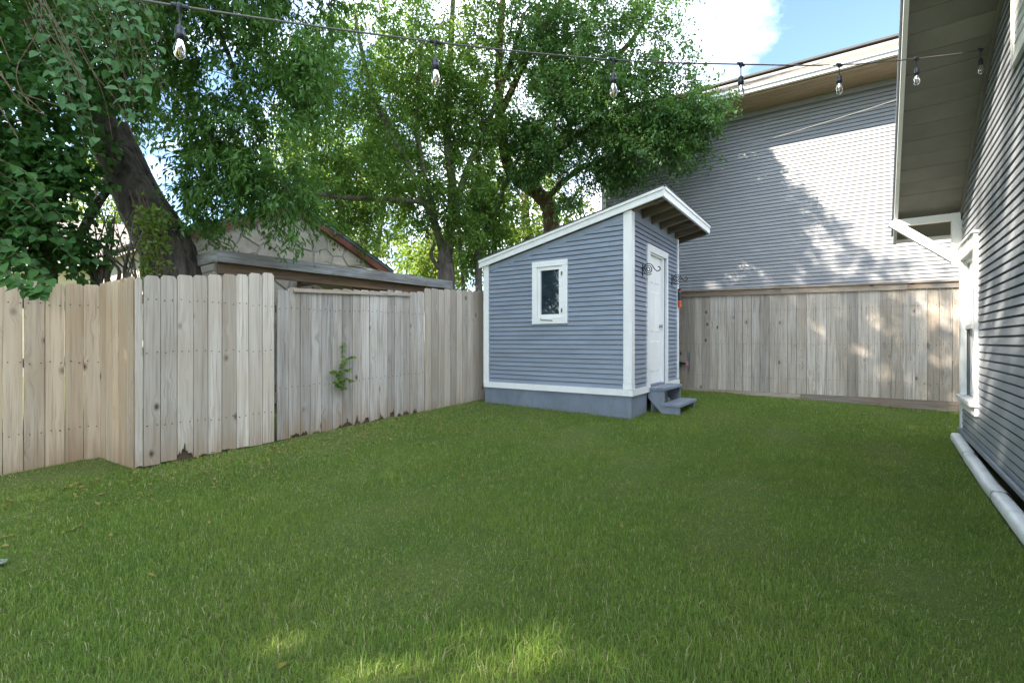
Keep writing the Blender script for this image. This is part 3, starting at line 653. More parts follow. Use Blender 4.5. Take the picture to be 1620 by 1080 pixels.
# hooks, canister, steps (things on and beside the shed)
def hook(v, z, label):
    h = thing('plant_hook', SF.p(v, 0.03, z), label, 'hook', 'plant hooks on the shed front')
    mb = MB(); mb.tube([SF.p(v, 0.034, z + 0.10), SF.p(v, 0.030, z + 0.06), SF.p(v, 0.030, z - 0.06), SF.p(v, 0.034, z - 0.10)], [0.004, 0.009, 0.009, 0.004], 6); mb.build('back_plate', 'black_iron', h)
    pts = []
    for k in range(36):
        t = k / 35; ang = 2.4 * math.pi * 2 * t + math.pi * 0.9; r = 0.010 + 0.065 * t
        pts.append(SF.p(v, 0.115 + r * math.cos(ang), z + r * math.sin(ang)))
    mb = MB(); mb.tube(pts, 0.007, 6); mb.build('scroll', 'black_iron', h)
    pts, rr = smooth_path([SF.p(v, 0.035, z + 0.03), SF.p(v, 0.09, z + 0.085), SF.p(v, 0.16, z + 0.07), SF.p(v, 0.21, z - 0.0), SF.p(v, 0.25, z - 0.03), SF.p(v, 0.285, z - 0.005), SF.p(v, 0.275, z + 0.03), SF.p(v, 0.25, z + 0.03)], [0.007] * 8)
    mb = MB(); mb.tube(pts, rr, 6); mb.build('arm', 'black_iron', h)
hook(0.42, 2.235, 'black scroll plant hook between corner board and shed door')
hook(1.90, 2.245, 'black scroll plant hook between shed door and canister')
can = thing('hanging_canister', SF.p(2.255, 0.06, 1.83), 'slim black and orange canister hung on the shed corner board', 'canister')
cc = SF.p(2.255, 0.065, 0)
for nm, z0, z1, r, mt in (('body', 1.92, 2.07, 0.028, 'black_plastic'), ('lower_sleeve', 1.80, 1.92, 0.030, 'orange'), ('band', 2.07, 2.09, 0.0295, 'orange'), ('cap', 2.09, 2.13, 0.026, 'black_plastic')):
    v_, f_ = lathe([(0.001, z0), (r * 0.9, z0), (r, z0 + 0.006), (r, z1 - 0.006), (r * 0.9, z1), (0.001, z1)], cc, 12); build(nm, v_, f_, mt, can, smooth=False)
mb = MB(); mb.tube([SF.p(2.255, 0.03, 2.16), SF.p(2.255, 0.065, 2.17), SF.p(2.255, 0.065, 2.12)], 0.004, 6); mb.build('hanger', 'black_iron', can)

v0s, v1s = 0.66, 1.58
st = thing('wooden_steps', SF.p(1.16, 0.28, gz(2.3, 7.5)), 'two blue-grey painted wooden steps below the shed door', 'steps')
gS = 0.06
for v in (v0s + 0.02, v1s - 0.06):
    prof = [(0.02, 0.46), (0.02, 0.36), (0.30, gS), (0.49, gS), (0.49, 0.250), (0.265, 0.250), (0.265, 0.475), (0.02, 0.475)]
    mb = MB().prism([SF.p(v, o, z) for o, z in prof], [SF.p(v + 0.036, o, z) for o, z in prof]); mb.build('stringer', 'step', st)
for (o0, o1, z) in ((0.056, 0.17, 0.476), (0.174, 0.29, 0.476), (0.25, 0.38, 0.251), (0.384, 0.512, 0.251)):
    SF.part('tread', 'step', st, v0s, v1s, o0, o1, z, z + 0.038)
SF.part('riser', 'skirt', st, v0s + 0.06, v1s - 0.07, 0.06, 0.075, 0.05, 0.47)

# ------------------------------------------------------------------ neighbouring house
nb = thing('neighbouring_house', NF.p(2.5, -1, 0.2), 'tall grey lap-sided house with white gutter behind the back fence', 'house')
NL, NR, NH = 5.86, -4.5, 6.0
mb = MB(); NF.box(mb, NR, NL - 0.02, -7.0, 0.0, -0.2, NH - 0.02); mb.build('wall', 'sheath', nb)
siding(NF, 0.2, NH - 0.1, 0.0735, lambda z: NR, lambda z: NL - 0.10, [], nb, 'siding_n', gap=0.013, th=0.025, tilt=0.003, seed=8, split=3.0)
NF.part('corner_board', 'white', nb, NL - 0.095, NL + 0.02, 0.0, 0.05, 0.2, NH - 0.02)
NO = 0.79
for k in range(6):
    NF.part('soffit_board', 'soffit_n', nb, NR, NL + 0.3, 0.03 + k * 0.122, 0.03 + (k + 1) * 0.122 - 0.006, NH, NH + 0.02)
NF.part('frieze_board', 'siding_n', nb, NR, NL - 0.097, 0.0, 0.035, NH - 0.105, NH - 0.002)
NF.part('fascia', 'soffit_n', nb, NR, NL + 0.3, NO - 0.03, NO, NH - 0.012, NH + 0.14)
# K-style gutter profile
g = [(0.0, 0.0), (0.07, 0.0), (0.085, 0.05), (0.115, 0.09), (0.115, 0.15), (0.10, 0.15), (0.10, 0.10), (0.0, 0.12)]
mb = MB().prism([NF.p(NR, NO + 0.002 + o, NH + 0.030 + z * 0.72) for o, z in g], [NF.p(NL + 0.3, NO + 0.002 + o, NH + 0.030 + z * 0.72) for o, z in g]); mb.build('gutter', 'white', nb)
pt = 0.53
rp = [(NO + 0.06, NH + 0.135), (-3.2, NH + 0.135 + pt * (NO + 0.06 + 3.2)), (-7.5, NH + 0.135 + pt * (NO + 0.06 + 3.2) - pt * 4.3)]
lo = [(o, z - 0.12) for o, z in rp][::-1]
mb = MB().prism([NF.p(NR, o, z) for o, z in rp + lo], [NF.p(NL + 0.32, o, z) for o, z in rp + lo]); nroof = mb.build('roof', 'shingle', nb)
mb = MB(); NF.beam(mb, (NR, -3.2, rp[1][1] + 0.02), (NL + 0.32, -3.2, rp[1][1] + 0.02), 0.3, 0.05); mb.build('ridge_cap', 'shingle_dark', nroof)
for k in range(14):   # shingle courses stepping up the slope
    o = NO + 0.05 - k * 0.16; z = NH + 0.140 + pt * (NO + 0.06 - o)
    mb = MB(); mb.hexa([NF.p(NR, o, z), NF.p(NL + 0.33, o, z), NF.p(NL + 0.33, o - 0.158, z + pt * 0.158 - 0.004), NF.p(NR, o - 0.158, z + pt * 0.158 - 0.004), NF.p(NR, o, z + 0.012), NF.p(NL + 0.33, o, z + 0.012), NF.p(NL + 0.33, o - 0.158, z + pt * 0.158 + 0.002), NF.p(NR, o - 0.158, z + pt * 0.158 + 0.002)]); mb.build('shingle_course', 'shingle', nroof)
gable = [(-7.0, NH), (0, NH), (0, NH + 0.5), (-3.2, rp[1][1] - 0.15), (-7.0, NH + 0.3)]
mb = MB().prism([NF.p(NL - 0.1, o, z) for o, z in gable], [NF.p(NL - 0.02, o, z) for o, z in gable]); mb.build('gable_wall', 'siding_n', nb)

# ------------------------------------------------------------------ house on the right
hs = thing('house', HF.p(2.0, 0, 0.05), 'grey lap-sided house wall with deep gable overhang and white window', 'house')
PIT = 0.553; EZ = 2.715
ztop_h = lambda a: EZ + PIT * a
HL = 7.0; RID = 5.6
hz = lambda a: ztop_h(a) if a <= RID else ztop_h(RID) - PIT * (a - RID)
HW = (0.10, 1.13, 0.47, 2.26)    # window casing
def hwall(pts, mat='sheath', name='wall', th=0.12): quadwall(name, HF, pts, th, mat, hs)
h0, h1, hk0, hk1 = HW[0] + 0.08, HW[1] - 0.08, HW[2] + 0.12, HW[3] - 0.1
hwall([(0, 0.12), (h0, 0.12), (h0, hz(h0)), (0, hz(0))]); hwall([(h1, 0.12), (RID, 0.12), (RID, hz(RID)), (h1, hz(h1))]); hwall([(RID, 0.12), (HL, 0.12), (HL, hz(HL)), (RID, hz(RID))])
hwall([(h0, hk1), (h1, hk1), (h1, hz(h1)), (h0, hz(h0))]); hwall([(h0, 0.12), (h1, 0.12), (h1, hk0), (h0, hk0)])
mb = MB(); HF.box(mb, 0.0, 0.12, -6.0, -0.125, 0.12, EZ - 0.05); mb.build('wall', 'siding_h', hs)
mb = MB(); HF.box(mb, HL - 0.12, HL, -6.0, -0.125, 0.12, EZ - 0.05); mb.build('wall', 'siding_h', hs)
HF.part('foundation', 'dark_base', hs, 0.03, HL, -0.3, -0.03, -0.25, 0.12)
# siding, cut by the rake on the low side
lap_h = 0.0705
a_lo = lambda z: max(0.075, (z - EZ + 0.13) / PIT)
a_hi = lambda z: min(HL, 2 * RID - (z - EZ + 0.13) / PIT)
siding(HF, 0.19, ztop_h(RID) - 0.3, lap_h, a_lo, a_hi, [(HW[0] + 0.02, HW[1] - 0.02, HW[2] + 0.02, HW[3] - 0.02)], hs, 'siding_h', gap=0.017, th=0.025, tilt=0.002, seed=5)
HF.part('corner_board', 'white', hs, -0.02, 0.072, 0.0, 0.036, 0.14, EZ - 0.12)
HF.part('corner_board', 'white', hs, -0.028, -0.0205, -0.1, 0.036, 0.14, EZ - 0.12)
HF.part('flashing', 'pipe', hs, -0.04, HL, 0.0, 0.055, 0.165, 0.180)
mb = MB(); mb.tube([HF.p(0.05, 0.052, 0.205), HF.p(HL, 0.052, 0.195)], 0.015, 8); mb.build('conduit', 'pipe', hs, smooth=True)
# frieze at the soffit line
def hslope(a0, a1, o0, o1, d0, d1, name, mat, parent=hs):   # follows rake; d = depth below soffit plane line
    mb = MB(); p = []
    for d in (d1, d0):
        for (a, o) in ((a0, o0), (a1, o0), (a1, o1), (a0, o1)): p.append(HF.p(a, o, ztop_h(a) - d))
    mb.hexa(p); return mb.build(name, mat, parent)
hslope(0.0, RID, 0.0, 0.042, 0.004, 0.10, 'frieze_board', 'soffit')
# roof
ov = 0.60
rp = [(-0.38, ztop_h(-0.38) + 0.02), (RID, ztop_h(RID) + 0.02), (HL + 0.4, ztop_h(RID) - PIT * (HL + 0.4 - RID) + 0.02)]
up = [(a, z + 0.13) for a, z in rp][::-1]
mb = MB().prism([HF.p(a, -6.4, z) for a, z in rp + up], [HF.p(a, ov, z) for a, z in rp + up]); hroof = mb.build('roof', 'soffit', hs)
up2 = [(a, z + 0.131) for a, z in rp]; up3 = [(a, z + 0.152) for a, z in rp][::-1]
mb = MB().prism([HF.p(a + (-0.03 if a < 0 else 0), -6.42, z) for a, z in up2 + up3], [HF.p(a + (-0.03 if a < 0 else 0), ov + 0.055, z) for a, z in up2 + up3]); mb.build('shingles', 'shingle_dark', hroof)
k = 0; a = -0.375
while a < 4.2:
    w = 0.178
    hslope(a, a + w - 0.007, 0.0, ov, -0.019, 0.0 + 0.003 * (k % 2), 'soffit_board', 'soffit', hroof); a += w; k += 1
hslope(-0.38, RID, ov + 0.001, ov + 0.036, -0.13, 0.055, 'barge_board', 'white', hroof)
hslope(-0.385, RID, ov + 0.037, ov + 0.056, -0.128, -0.05, 'shingle_mould', 'skirt', hroof)
HF.part('eave_fascia', 'white', hs, -0.41, -0.382, -6.3, ov, ztop_h(-0.38) - 0.03, ztop_h(-0.38) + 0.15)
# knee brace at the corner
bm = MB(); HF.box(bm, 0.0, 0.085, 0.037, 0.115, 2.09, 2.68); brace = bm.build('knee_brace', 'white', hs)
bm = MB(); HF.box(bm, 0.002, 0.083, 0.1155, 0.60, 2.60, 2.678); bm.build('brace_arm', 'white', brace)
bm = MB(); HF.beam(bm, (0.043, 0.665, 2.655), (0.043, 0.055, 2.125), 0.094, 0.092); bm.build('brace_strut', 'white', brace)
# window
a0, a1, z0, z1 = HW
hw = HF.part('window', 'white', hs, a0, a1, 0.0, 0.056, z1 - 0.15, z1)
HF.part('drip_cap', 'white', hw, a0 - 0.015, a1 + 0.015, 0.0, 0.075, z1 + 0.001, z1 + 0.022)
HF.part('casing', 'white', hw, a0, a0 + 0.10, 0.0, 0.052, z0 + 0.13, z1 - 0.152); HF.part('casing', 'white', hw, a1 - 0.10, a1, 0.0, 0.052, z0 + 0.13, z1 - 0.152)
HF.part('sill', 'white', hw, a0 - 0.02, a1 + 0.02, -0.02, 0.085, z0 + 0.095, z0 + 0.128); HF.part('apron', 'white', hw, a0 + 0.01, a1 - 0.005, 0.0, 0.050, z0, z0 + 0.094)
zm = (z0 + 0.13 + z1 - 0.15) / 2
for (s0, s1, o) in ((zm - 0.02, z1 - 0.152, 0.008), (z0 + 0.13, zm + 0.02, -0.028)):
    for b in ((a0 + 0.10, a0 + 0.15, s0, s1), (a1 - 0.15, a1 - 0.10, s0, s1), (a0 + 0.151, a1 - 0.151, s1 - 0.045, s1), (a0 + 0.151, a1 - 0.151, s0, s0 + 0.05)):
        HF.part('sash_rail', 'white_clean', hw, b[0], b[1], o - 0.03, o, b[2], b[3])
    HF.part('glass', 'pane_house', hw, a0 + 0.145, a1 - 0.145, o - 0.02, o - 0.014, s0 + 0.04, s1 - 0.04)
HF.part('screen_bar', 'white_clean', hw, a0 + 0.151, a1 - 0.151, -0.0005, 0.02, zm - 0.02, zm + 0.025)
HF.part('floor', 'rafter', hs, 0.12, HL - 0.12, -5.9, -0.13, 0.13, 0.2)
# gable vent at the edge of the frame
vt = HF.part('gable_vent', 'white', hs, 2.66, 3.16, 0.0, 0.048, 3.16, 3.22)
for b in ((2.66, 2.73, 3.221, 3.75), (3.09, 3.16, 3.221, 3.75), (2.66, 3.16, 3.751, 3.82)): HF.part('vent_frame', 'white', vt, b[0], b[1], 0.0, 0.046, b[2], b[3])
for k in range(7): 
    mb = MB(); HF.beam(mb, (2.731, 0.024, 3.26 + k * 0.072), (3.089, 0.024, 3.26 + k * 0.072), 0.03, 0.05); mb.build('louvre', 'white', vt)

# downspout lying along the wall
dsp = thing('downspout_extension', HF.p(0.25, 0.09, 0.05), 'white segmented downspout pipe lying on grass along the house wall', 'downspout')
segs = [(0.20, 1.20, 0.090, 0.084), (1.17, 2.60, 0.094, 0.082), (2.57, 5.4, 0.090, 0.080)]
NSD = 16
def oval(k, hw_, hh):
    t = 2 * math.pi * (k + 0.5) / NSD; c_, s_ = math.cos(t), math.sin(t); e = 0.55
    return hw_ * math.copysign(abs(c_) ** e, c_), hh * math.copysign(abs(s_) ** e, s_)
for k, (a0, a1, oa, ob) in enumerate(segs):
    n = 12; rings = []
    for i in range(n + 1):
        t = i / n; a = a0 + (a1 - a0) * t; o = oa + (ob - oa) * t; zc = gz(*HF.p(a, o, 0)[:2]) + 0.058 + 0.004 * math.sin(5 * a)
        fl = 1.0 + (0.09 if i == n else 0.0) - (0.05 if i == 0 and k else 0)
        rings.append([HF.p(a, o + oval(q_, 0.047 * fl, 0)[0], zc + oval(q_, 0, 0.050 * fl)[1]) for q_ in range(NSD)])
    V = [p for r in rings for p in r]; F = [(i * NSD + j, i * NSD + (j + 1) % NSD, (i + 1) * NSD + (j + 1) % NSD, (i + 1) * NSD + j) for i in range(n) for j in range(NSD)]
    MB().add(V, F).build('pipe_section', 'pvc', dsp, smooth=True)
    if k:
        rr_ = [Vector(p) for p in rings[0]]; c0 = sum(rr_, Vector()) / NSD; rg = [c0 + (p - c0) * 1.10 for p in rr_]
        MB().add(rg + [p + HF.A * 0.014 for p in rg], [(j, (j + 1) % NSD, NSD + (j + 1) % NSD, NSD + j) for j in range(NSD)]).build('joint_seam', 'seam', dsp)

# ------------------------------------------------------------------ string lights
sl0 = Vector((-1.29, 1.90, 0)); sl1 = Vector((3.94, 4.12, 0)); sdir = sl1 - sl0
def on_line(px, py):
    r = (px - 810) / 770; t = (r * sl0.y - sl0.x) / (sdir.x - r * sdir.y); p = sl0 + sdir * t
    return Vector((p.x, p.y, 1.2 + (540 - py) / 770 * p.y))
knots = [on_line(60, -32), on_line(283, 10), on_line(690, 67), on_line(971, 95), on_line(1173, 102), on_line(1328, 103), on_line(1450, 93), on_line(1551, 79)]
left_end = knots[0] + (knots[0] - knots[1]) * 3.2
strl = thing('string_lights', knots[4], 'black outdoor string of clear filament bulbs hung across the yard', 'string lights')
pts, rr_ = smooth_path([left_end] + knots + [HF.p(2.02, 0.05, 3.70)], [0.0042] * 10, 7)
mb = MB(); mb.tube(pts, rr_, 6); mb.build('cable', 'cable', strl, smooth=True)
for i, kp in enumerate(knots[1:]):
    c = (kp.x + random.uniform(-0.004, 0.004), kp.y, kp.z)
    BS = 0.86
    v_, f_ = lathe([(r_ * BS, z_ * BS) for r_, z_ in [(0.001, 0.012), (0.014, 0.010), (0.016, 0.0), (0.012, -0.012), (0.007, -0.022), (0.0035, -0.03), (0.0035, -0.078), (0.007, -0.085), (0.017, -0.096), (0.0195, -0.108), (0.0195, -0.128), (0.0215, -0.130), (0.0215, -0.134), (0.0195, -0.137), (0.0185, -0.150), (0.001, -0.150)]], c, 12)
    sk = build('socket', v_, f_, 'black_plastic', strl, smooth=True)
    d = sdir.normalized()
    mb = MB(); mb.tube([Vector(c) - d * 0.028, Vector(c) + d * 0.028], 0.009, 8); mb.build('clip', 'black_plastic', sk)
    v_, f_ = lathe([(r_ * BS, z_ * BS) for r_, z_ in [(0.012, -0.150), (0.0155, -0.165), (0.0225, -0.185), (0.0255, -0.203), (0.0240, -0.219), (0.0175, -0.232), (0.008, -0.239), (0.001, -0.240)]], c, 16)
    build('bulb', v_, f_, 'bulb', sk, smooth=True)
    mb = MB()
    for s in (-1, 1): mb.tube([Vector(c) + Vector(q_) * BS for q_ in ((s * 0.004, 0, -0.150), (s * 0.009, 0, -0.168), (s * 0.006, 0, -0.215), (0, 0, -0.222))], 0.0012, 5)
    mb.build('filament', 'filament', sk)
p0, p1 = Vector((2.9, 11.05, 5.02)), Vector((6.9, 6.6, 5.05)); pm = (p0 + p1) / 2 - Vector((0, 0, 0.10))
pts, rr_ = smooth_path([p0, (p0 + pm) / 2 - Vector((0, 0, .03)), pm, (p1 + pm) / 2 - Vector((0, 0, .03)), p1], [0.0035] * 5)
mb = MB(); mb.tube(pts, rr_, 5); tag(mb.build('overhead_cable', 'pale_cable', base=p0, smooth=True), 'thin pale overhead cable crossing in front of the tall grey house', 'cable')

# ------------------------------------------------------------------ stone outbuilding, patio frame, far house (beyond the side fence)
GO = Vector((-3.48, 4.51, 0)) + WN * 2.5
GF = Frame(GO[:2], WD[:2], (WD.y, -WD.x))
ga0, ga1, gap_, gzp, gze = 1.08, 4.74, 2.92, 3.50, 2.66
sb = thing('stone_outbuilding', GF.p(2.9, -1, 0.15), 'flagstone gabled outbuilding with red-brown rake boards behind side fence', 'outbuilding')
rk = lambda a: gzp - abs(a - gap_) * (gzp - gze) / (gap_ - ga0)
mb = MB().prism([GF.p(a, -0.2, z) for a, z in ((ga0, 0), (ga1, 0), (ga1, rk(ga1)), (gap_, gzp), (ga0, rk(ga0)))], [GF.p(a, 0, z) for a, z in ((ga0, 0), (ga1, 0), (ga1, rk(ga1)), (gap_, gzp), (ga0, rk(ga0)))]); gw = mb.build('wall', 'mortar', sb)
def clip(poly, nx_, ny_, c):   # keep nx*x+ny*y <= c
    out = []
    for i in range(len(poly)):
        p, q_ = poly[i], poly[(i + 1) % len(poly)]; dp = nx_ * p[0] + ny_ * p[1] - c; dq = nx_ * q_[0] + ny_ * q_[1] - c
        if dp <= 0: out.append(p)
        if dp * dq < 0: t = dp / (dp - dq); out.append((p[0] + (q_[0] - p[0]) * t, p[1] + (q_[1] - p[1]) * t))
    return out
rs = random.Random(5); seeds = []
for i in range(1400):
    s = (rs.uniform(ga0, ga1), rs.uniform(1.5, gzp))
    if all((s[0] - t[0]) ** 2 + (s[1] - t[1]) ** 2 > rs.uniform(0.17, 0.36) ** 2 for t in seeds): seeds.append(s)
sl_ = (gzp - gze) / (gap_ - ga0)
for i, s in enumerate(seeds):
    poly = [(ga0, 1.45), (ga1, 1.45), (ga1, gzp), (ga0, gzp)]
    poly = clip(poly, sl_, 1, gzp - 0.06 + sl_ * gap_); poly = clip(poly, -sl_, 1, gzp - 0.06 - sl_ * gap_)
    for j, t in enumerate(seeds):
        if j == i: continue
        dx, dy = t[0] - s[0], t[1] - s[1]; d2 = dx * dx + dy * dy
        if d2 > 1.4: continue
        dl = math.sqrt(d2); mx_, my_ = (s[0] + t[0]) / 2, (s[1] + t[1]) / 2
        poly = clip(poly, dx / dl, dy / dl, (dx * mx_ + dy * my_) / dl - 0.010)
        if len(poly) < 3: break
    if len(poly) < 3: continue
    cx = sum(p[0] for p in poly) / len(poly); cy = sum(p[1] for p in poly) / len(poly); h = rs.uniform(0.012, 0.028)
    mb = MB().prism([GF.p(a, 0.0, z) for a, z in poly], [GF.p(cx + (a - cx) * 0.94, h, cy + (z - cy) * 0.94) for a, z in poly]); mb.build('stone', 'stone', gw)
for sgn in (-1, 1):
    e = gap_ + sgn * (gap_ - ga0 + 0.22)
    for nm, mt, o0, o1, dl0, dl1 in (('rake_board', 'red_trim', 0.02, 0.11, -0.10, 0.03), ('drip_edge', 'teal_trim', 0.015, 0.135, 0.031, 0.055)):
        pr = [(gap_ + sgn * 0.002, gzp + dl0), (e, gzp - sl_ * abs(e - gap_) + dl0), (e, gzp - sl_ * abs(e - gap_) + dl1), (gap_ + sgn * 0.002, gzp + dl1)]
        mb = MB().prism([GF.p(a, o0, z) for a, z in pr], [GF.p(a, o1, z) for a, z in pr]); mb.build(nm, mt, sb)
    pr = [(gap_, gzp + 0.056), (e, gzp - sl_ * abs(e - gap_) + 0.056), (e, gzp - sl_ * abs(e - gap_) + 0.09), (gap_, gzp + 0.09)]
    mb = MB().prism([GF.p(a, -3.5, z) for a, z in pr], [GF.p(a, 0.14, z) for a, z in pr]); mb.build('roof', 'shingle_dark', sb)
mb = MB(); GF.box(mb, ga0 + 0.05, ga1 - 0.05, -3.4, -0.21, 0, gze); mb.build('wall', 'mortar', sb)

PA = Vector((-3.53, 5.84, 0)); PB = Vector((-1.10, 8.90, 0)); PD = (PB - PA).normalized(); PLn = (PB - PA).length
PF = Frame(PA[:2], PD[:2], (PD.y, -PD.x))
pf = thing('patio_frame', PF.p(1.5, -0.8, 0.1), 'weathered grey timber patio frame above the side fence', 'patio frame')
def beam(name, p0, p1, w, h, mat): mb = MB(); PF.beam(mb, p0, p1, w, h); return mb.build(name, mat, pf)
beam('beam', (0.0, 0.0, 2.228), (PLn, 0.0, 2.228), 0.045, 0.145, 'beam')
beam('beam', (0.03, -0.10, 2.10), (PLn - 0.15, -0.10, 2.10), 0.045, 0.14, 'beam_dark')
beam('beam', (-0.005, -0.024, 2.225), (-0.02, -2.2, 2.225), 0.045, 0.14, 'beam')
beam('beam', (PLn - 0.06, -0.03, 2.22), (PLn - 0.06, -2.2, 2.22), 0.045, 0.14, 'beam_dark')
for a in (0.9, 1.9, 2.9): beam('joist', (a, -0.125, 2.20), (a, -2.2, 2.20), 0.04, 0.12, 'beam_dark')
for a in (0.10, PLn - 0.15): mb = MB(); PF.box(mb, a - 0.045, a + 0.045, -0.20, -0.124, 0.0, 2.15); mb.build('post', 'beam', pf)
for a in (0.0, PLn - 0.1): mb = MB(); PF.box(mb, a - 0.045, a + 0.045, -2.24, -2.16, 0.0, 2.15); mb.build('post', 'beam', pf)
# tarp: a draped sheet sagging through the frame, and a flap lying over the top
def cloth(name, fn, nu, nv, mat, base, label):
    V = [fn(i / nu, j / nv) for j in range(nv + 1) for i in range(nu + 1)]
    F = [(j * (nu + 1) + i, j * (nu + 1) + i + 1, (j + 1) * (nu + 1) + i + 1, (j + 1) * (nu + 1) + i) for j in range(nv) for i in range(nu)]
    o = build(name, V, F, mat, base=base, smooth=True)
    s = o.modifiers.new('thick', 'SOLIDIFY'); s.thickness = 0.004
    return tag(o, label, 'tarp')
cloth('tarp', lambda s, t: PF.p(1.55 + 1.35 * s + 0.1 * t, -0.13 - 1.0 * t, 2.16 - 0.30 * math.sin(math.pi * s) * (1 - 0.5 * t) * (0.4 + 0.6 * s) + 0.02 * math.sin(17 * s + 5 * t)), 24, 12, 'tarp', PF.p(2.2, -0.5, 2.0), 'cream tarp sagging below the patio frame beam')
cloth('tarp', lambda s, t: PF.p(2.15 + 0.95 * s, -0.02 - 1.3 * t, 2.305 + 0.26 * t * (1 - 0.55 * s) + 0.02 * math.sin(9 * s + 7 * t)), 14, 10, 'tarp', PF.p(2.5, -0.5, 2.3), 'pale yellow tarp flap lying over the top of patio frame')

fh = thing('far_house', (-10.5, 12.5, 0.2), 'cream walled house with tan shingle roof behind the leaning trunk', 'house')
FF_ = Frame((-12.5, 12.2), (1, 0.25), (0.25, -1)); 
mb = MB(); FF_.box(mb, 0, 6.0, -5, 0, 0, 3.1); mb.build('wall', 'cream', fh)
pr = [(0.45, 3.05), (-2.5, 4.6), (-5.5, 3.05), (-5.5, 3.2), (-2.5, 4.78), (0.45, 3.2)]
mb = MB().prism([FF_.p(-0.4, o, z) for o, z in pr], [FF_.p(6.3, o, z) for o, z in pr]); mb.build('roof', 'shingle', fh)
FF_.part('fascia', 'white', fh, -0.4, 6.3, 0.451, 0.475, 3.03, 3.19)
for a in (1.2, 3.6): 
    w = FF_.part('window', 'white', fh, a, a + 1.0, 0.0, 0.05, 1.2, 2.5); FF_.part('pane', 'pane', w, a + 0.1, a + 0.9, 0.051, 0.055, 1.3, 2.4)
FF_.part('patio_post', 'beam', fh, 3.0, 3.12, 0.9, 1.02, 0, 2.9)

# ------------------------------------------------------------------ trees
SUNv = np.array(SUN)
nO = np.array(NF.O); nA = np.array(NF.A); nNv = np.array(NF.N)
_r = random.Random(21)
DAPPLES = [(tuple(NF.p(_r.uniform(1.0, 4.6), 0.03, _r.uniform(2.3, 4.6))), _r.uniform(0.06, 0.20)) for _ in range(40)]  # chosen sun spots; leaves on their sun rays are removed
DAPPLES += [(tuple(HF.p(_r.uniform(0.3, 3.2), 0.03, _r.uniform(0.3, 3.2))), _r.uniform(0.08, 0.22)) for _ in range(40)]
DAPPLES += [(tuple(FB.p(_r.uniform(0.1, 2.6), 0.02, _r.uniform(0.5, 2.0))), _r.uniform(0.05, 0.10)) for _ in range(9)]
def lit_gap(p):
    """True for leaves that would stand between the sun and the places it reaches in the yard (gaps cut into the crowns to place the sun patches)."""
    t = ((p - nO) @ nNv) / float(SUNv @ nNv); qn = p - t[:, None] * SUNv
    a = (qn - nO) @ nA; z = qn[:, 2]
    wob = 0.10 * np.sin(a * 9.0) + 0.07 * np.sin(a * 23 + 1.0) + 0.05 * np.sin(z * 17)
    m = (t > 0.6) & (z < 7.5) & (z > np.maximum(5.17 + 1.346 * (a - 2.22), 3.05) + wob) & (a < 2.2 + wob) & (a > -3.5)
    for (c, r, sx) in (((-0.02, 1.93, -0.1), 0.27, 1.5), ((-0.32, 1.90, -0.1), 0.16, 1.0), ((0.34, 1.88, -0.1), 0.17, 1.0), ((1.33, 5.3, 0.05), 0.12, 1.0), ((4.9, 5.85, 2.45), 0.42, 1.0), ((4.55, 5.3, 3.0), 0.35, 1.0), ((4.2, 4.9, 3.4), 0.35, 1.0), ((3.9, 4.6, 3.8), 0.35, 1.0), ((4.85, 4.9, 1.6), 0.16, 1), ((4.7, 4.85, 0.9), 0.13, 1), ((4.45, 4.5, 1.4), 0.10, 1), ((4.3, 4.3, 0.7), 0.10, 1), ((4.2, 4.2, 1.9), 0.12, 1), ((4.9, 5.2, 2.3), 0.14, 1), ((4.75, 5.0, 0.4), 0.12, 1), ((5.05, 5.5, 1.8), 0.16, 1), ((3.9, 3.8, 0.4), 0.12, 1), ((5.6, 7.95, 1.1), 0.10, 1), ((5.9, 7.75, 0.75), 0.10, 1), ((5.2, 8.25, 1.4), 0.09, 1)):
        w = p - np.array(c); tt = w @ SUNv; dd = w - tt[:, None] * SUNv
        m |= (tt > 0.8) & (np.einsum('ij,ij->i', dd, dd) < (r * (1 + 0.25 * np.sin(p[:, 0] * 7 + p[:, 2] * 5))) ** 2) & ((c[2] > 0.2) | (np.sin(p[:, 0] * 877 + p[:, 1] * 613) < 0.72))
    for c, r in DAPPLES:
        w = p - np.array(c); tt = w @ SUNv; dd = w - tt[:, None] * SUNv
        rr_ = r * (0.75 + 0.35 * np.sin(dd[:, 0] * 38 + c[0] * 9) + 0.35 * np.sin(dd[:, 2] * 47 + c[1] * 7 + 1.5 * np.sin(dd[:, 0] * 21)))
        sk_ = dd + 0.0; sk_[:, 2] = (dd[:, 2] + 0.9 * dd[:, 0]) * 0.8
        m |= (tt > 0.8) & (np.einsum('ij,ij->i', sk_, sk_) < rr_ * np.abs(rr_)) & (np.sin(p[:, 0] * 913 + p[:, 1] * 577) < 0.7)
    return m
def leaf_mesh(name, pos, d, n, L, W, lv, fold=0.18):
    s = np.cross(d, n); s /= np.linalg.norm(s, axis=1, keepdims=True) + 1e-9
    n2 = np.cross(s, d)
    L = L[:, None]; W = W[:, None]
    b = pos; tip = pos + d * L - n2 * (L * 0.12)
    l = pos + d * (L * 0.42) + s * (W * 0.5) + n2 * (W * fold); r = pos + d * (L * 0.42) - s * (W * 0.5) + n2 * (W * fold)
    N_ = len(pos); co = np.stack([b, r, tip, l], 1).reshape(-1, 3)
    return fast_mesh(name, co, 4, np.arange(N_ * 4), np.repeat(lv, 4))
def rand_unit(n):
    v = rng.normal(size=(n, 3)); return v / np.linalg.norm(v, axis=1, keepdims=True)
